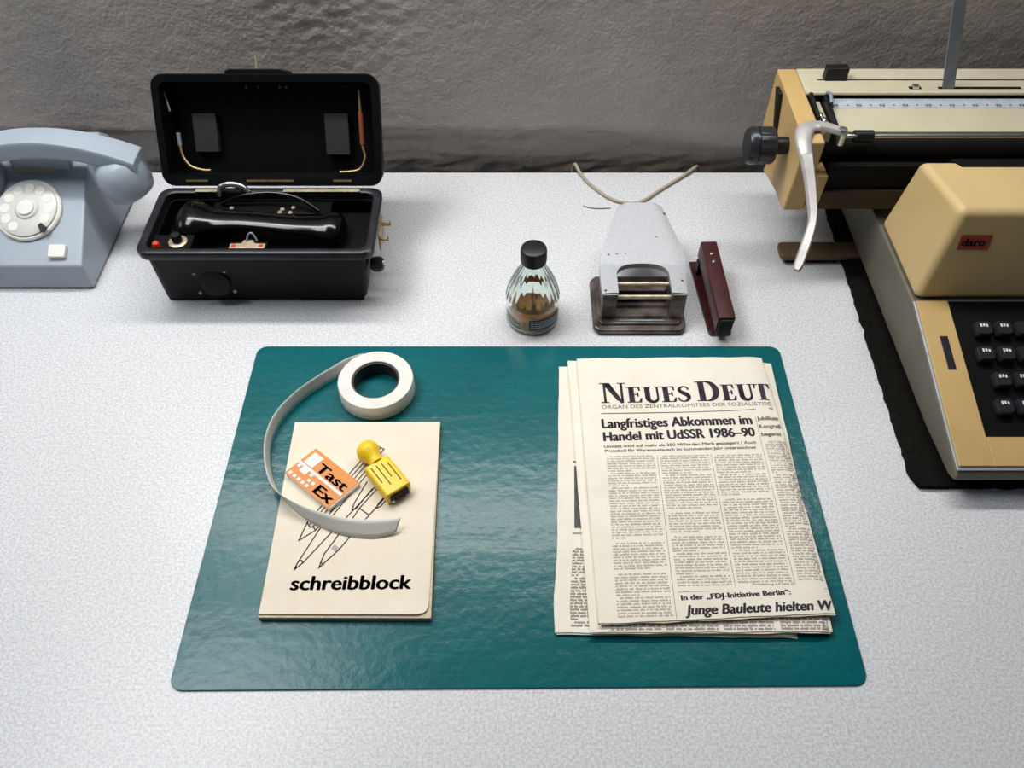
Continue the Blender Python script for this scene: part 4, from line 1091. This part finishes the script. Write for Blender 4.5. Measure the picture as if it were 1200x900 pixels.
# carriage
CR = 0.9300
ZT = 0.1750
ca = MB(); endp = [(0.8850, ZT), (0.8850, 0.0960), (0.8360, 0.0910), (0.8420, 0.0680), (0.7900, 0.0800), (0.7520, 0.0830), (0.7450, 0.0860), (0.7420, 0.1250), (0.7420, ZT)]
ca.prism(endp, 0.3000, 0.3215, axis='x'); ca = ca.build('carriage_end', 'ochre', tw, bevel=0.0022, seg=3)
MB().prism([(0.7510, 0.0835), (0.7850, 0.0835), (0.7850, 0.1320), (0.7430, 0.1320), (0.7450, 0.0860)], 0.3215, 0.3370, axis='x').build('carriage_end_step', 'ochre', tw, bevel=0.0015)
MB().prism(endp, CR, CR + 0.0215, axis='x').build('carriage_end', 'ochre', tw, bevel=0.0022, seg=3)
# top cover in two strips with slots between
MB().prism([(0.8850, ZT), (0.8640, ZT), (0.8640, ZT - 0.003), (0.8790, 0.1700), (0.8790, 0.1250), (0.8850, 0.1250)], 0.3215, CR, axis='x').build('rear_cover', 'putty', tw, bevel=0.0008)
MB().prism([(0.8605, ZT), (0.8350, ZT), (0.8340, ZT - 0.0025), (0.8605, ZT - 0.003)], 0.3215, CR, axis='x').build('top_cover', 'putty', tw, bevel=0.0006)
MB().box(0.3215, 0.3400, 0.8600, 0.8645, ZT - 0.004, ZT - 0.0004).build('slot_end', 'putty', tw)
MB().box(0.3215, CR, 0.8340, 0.8790, 0.1640, 0.1700).build('cover_floor', 'carriage_black', tw)
MB().hexa([(0.3470, 0.8585, ZT - 0.002), (0.3720, 0.8585, ZT - 0.002), (0.3720, 0.8700, ZT - 0.002), (0.3470, 0.8700, ZT - 0.002), (0.3480, 0.8600, ZT + 0.0140), (0.3725, 0.8600, ZT + 0.0140), (0.3725, 0.8710, ZT + 0.0140), (0.3480, 0.8710, ZT + 0.0140)]).build('margin_stop', 'black', tw, bevel=0.0015)
MB().box(0.4370, 0.4500, 0.8425, 0.8465, ZT - 0.0002, ZT + 0.0008).build('slider_slot', 'carriage_black', tw)
MB().box(0.4400, 0.4470, 0.8415, 0.8475, ZT + 0.0002, ZT + 0.0035).build('slider', 'steel', tw, bevel=0.0005)
MB().box(0.4690, 0.5600, 0.8425, 0.8462, ZT - 0.0002, ZT + 0.0006).build('support_slot', 'carriage_black', tw)
# ruler, paper table and paper bail
MB().hexa([(0.3500, 0.8180, 0.1650), (CR, 0.8180, 0.1650), (CR, 0.8330, 0.1668), (0.3500, 0.8330, 0.1668), (0.3500, 0.8180, 0.1672), (CR, 0.8180, 0.1672), (CR, 0.8330, 0.1690), (0.3500, 0.8330, 0.1690)]).build('ruler', 'ruler', tw)
ir_ = Ink(lambda x, y: (x, 0.8180 + y, 0.1672 + y * 0.12 + 0.0003))
x = 0.3530; k = 0
while x < 0.70:
    h_ = 0.0062 if k % 10 == 0 else (0.0046 if k % 5 == 0 else 0.0030)
    ir_.rect(x, x + 0.0004, 0.0145 - h_, 0.0145)
    if k % 10 == 0:
        for q in range(2): ir_.rect(x - 0.0030 + q * 0.0032, x - 0.0006 + q * 0.0032, 0.0020, 0.0058)
    elif k % 5 == 0: ir_.rect(x - 0.0008, x + 0.0012, 0.0030, 0.0056)
    x += 0.00254; k += 1
ir_.build('ruler_scale', 'ink_mid', tw)
MB().hexa([(0.3500, 0.7790, 0.1600), (CR, 0.7790, 0.1600), (CR, 0.8180, 0.1640), (0.3500, 0.8180, 0.1640), (0.3480, 0.7790, 0.1635), (CR, 0.7790, 0.1635), (CR, 0.8182, 0.1670), (0.3480, 0.8182, 0.1670)]).build('paper_table', 'putty', tw, bevel=0.0008)
MB().tube([(0.3420, 0.7680, 0.1650), (CR, 0.7680, 0.1650)], 0.0026, 14).build('paper_bail', 'steel', tw, smooth=80)
MB().tube([(0.3600, 0.7680, 0.1650), (0.3790, 0.7680, 0.1650)], 0.0066, 22).build('bail_roller', 'black', tw, smooth=50)
MB().tube([(0.3215, 0.7880, 0.1400), (CR, 0.7880, 0.1400)], 0.0190, 36).build('platen', 'black_rubber', tw, smooth=60)
# dark front of the carriage
MB().box(0.3370, CR, 0.7520, 0.8300, 0.1120, 0.1250).build('carriage_bed', 'carriage_black', tw, bevel=0.001)
MB().box(0.3370, CR, 0.7480, 0.7560, 0.0900, 0.1420).build('carriage_front', 'carriage_black', tw, bevel=0.001)
MB().box(0.3375, CR, 0.7440, 0.7485, 0.0880, 0.1120).build('carriage_rail', 'carriage_brown', tw, bevel=0.0008)
# mechanism beside the left end: dark and steel links
MB().hexa([(0.3240, 0.7900, 0.1640), (0.3280, 0.7900, 0.1640), (0.3270, 0.8300, 0.1700), (0.3230, 0.8300, 0.1700), (0.3240, 0.7900, 0.1740), (0.3280, 0.7900, 0.1740), (0.3270, 0.8300, 0.1790), (0.3230, 0.8300, 0.1790)]).build('link_arm', 'black', tw, bevel=0.0006)
MB().hexa([(0.3405, 0.7700, 0.1600), (0.3455, 0.7700, 0.1600), (0.3455, 0.8320, 0.1640), (0.3405, 0.8320, 0.1640), (0.3405, 0.7700, 0.1690), (0.3455, 0.7700, 0.1690), (0.3455, 0.8320, 0.1750), (0.3405, 0.8320, 0.1750)]).build('bail_arm', 'black', tw, bevel=0.0006)
MB().box(0.3300, 0.3385, 0.7750, 0.8330, 0.1520, 0.1660).build('link_bracket', 'putty', tw, bevel=0.001)
for x, y in ((0.3330, 0.7850), (0.3340, 0.7960), (0.3325, 0.8050)):
    MB().ball((x, y, 0.1670), 0.0034, 1, 1.3, 0.6, 12).build('link_pin', 'steel', tw)
MB().tube(spline([(0.3440, 0.8330, 0.1760), (0.3450, 0.8250, 0.1790), (0.3440, 0.8130, 0.1760)], 5), 0.0020, 8).build('link_spring', 'steel_dull', tw)
# platen knob on the left
kf = frame((0.3000, 0.7880, 0.1400), (0, 1, 0), zdir=(-1, 0, 0))
MB().lathe([(0.0001, 0.0), (0.0095, 0.0), (0.0095, 0.0180), (0.0001, 0.0180)], mtx=kf, n=28).build('knob_shaft', 'black', tw)
kb = MB().lathe([(0.0001, 0.0140), (0.0150, 0.0140), (0.0185, 0.0155), (0.0195, 0.0180), (0.0195, 0.0330), (0.0180, 0.0335), (0.0180, 0.0350), (0.0200, 0.0355), (0.0200, 0.0410), (0.0180, 0.0440), (0.0001, 0.0445)], mtx=kf, n=84,
                rfun=lambda a, z: 1 + (0.035 if 0.0175 < z < 0.0332 else 0) * (1 if math.cos(14 * a) > 0 else -1) * 0.6).build('platen_knob', 'key', tw, smooth=40)
# black release lever on the left flank
MB().hexa([(0.2960, 0.8280, 0.1300), (0.2995, 0.8280, 0.1300), (0.2995, 0.8360, 0.1300), (0.2960, 0.8360, 0.1300), (0.2950, 0.8430, 0.1690), (0.2995, 0.8430, 0.1690), (0.2995, 0.8600, 0.1680), (0.2950, 0.8600, 0.1680)]).build('release_lever', 'black', tw, bevel=0.0008)
# silver return lever: flat casting with a bent handle
def ribbon(path, width, thick, name, m):
    P = spline(path, 6); Wd = spline([(w, 0, 0) for w in width], 6); mb = MB(); R = []
    for i, p in enumerate(P):
        t = P[min(i + 1, len(P) - 1)] - P[max(i - 1, 0)]; t.normalize(); s = t.cross(Vector((0, 0, 1))).normalized(); u = s.cross(t)
        w = Wd[i].x; R.append([p - s * w - u * thick * 0.2, p - s * w * 0.7 + u * thick, p + s * w * 0.7 + u * thick, p + s * w - u * thick * 0.2, p + s * w - u * thick, p - s * w - u * thick])
    mb.rings(R); return mb.build(name, m, tw, smooth=50)
ribbon([(0.3440, 0.7540, 0.1785), (0.3370, 0.7580, 0.1790), (0.3260, 0.7640, 0.1795), (0.3140, 0.7660, 0.1795), (0.3040, 0.7610, 0.1790), (0.2990, 0.7440, 0.1760), (0.2990, 0.7200, 0.1695), (0.2950, 0.6850, 0.1670), (0.2900, 0.6500, 0.1640), (0.2860, 0.6320, 0.1615), (0.2780, 0.6120, 0.1560), (0.2680, 0.5900, 0.1480), (0.2645, 0.5830, 0.1455)],
       [0.0035, 0.0052, 0.0066, 0.0078, 0.0092, 0.0084, 0.0068, 0.0056, 0.0046, 0.0040, 0.0046, 0.0044, 0.0026], 0.0022, 'return_lever', 'lever')
MB().lathe([(0.0001, 0), (0.0040, 0), (0.0040, 0.014), (0.0001, 0.014)], mtx=Matrix.Translation((0.3420, 0.7560, 0.1640)), n=18).build('lever_pivot', 'steel', tw)
MB().lathe([(0.0001, 0), (0.0050, 0), (0.0042, 0.0018), (0.0001, 0.0022)], mtx=Matrix.Translation((0.3410, 0.7565, 0.1802)), n=18).build('lever_bolt', 'steel', tw)
# steel paper support standing up behind the carriage
mb = MB(); mb.hexa([(0.4745, 0.8420, 0.1690), (0.4880, 0.8420, 0.1690), (0.4880, 0.8445, 0.1690), (0.4745, 0.8445, 0.1690), (0.4215, 0.8600, 0.3900), (0.4345, 0.8600, 0.3900), (0.4345, 0.8625, 0.3900), (0.4215, 0.8625, 0.3900)])
mb.build('paper_support', 'steel_dull', tw, bevel=0.0006)
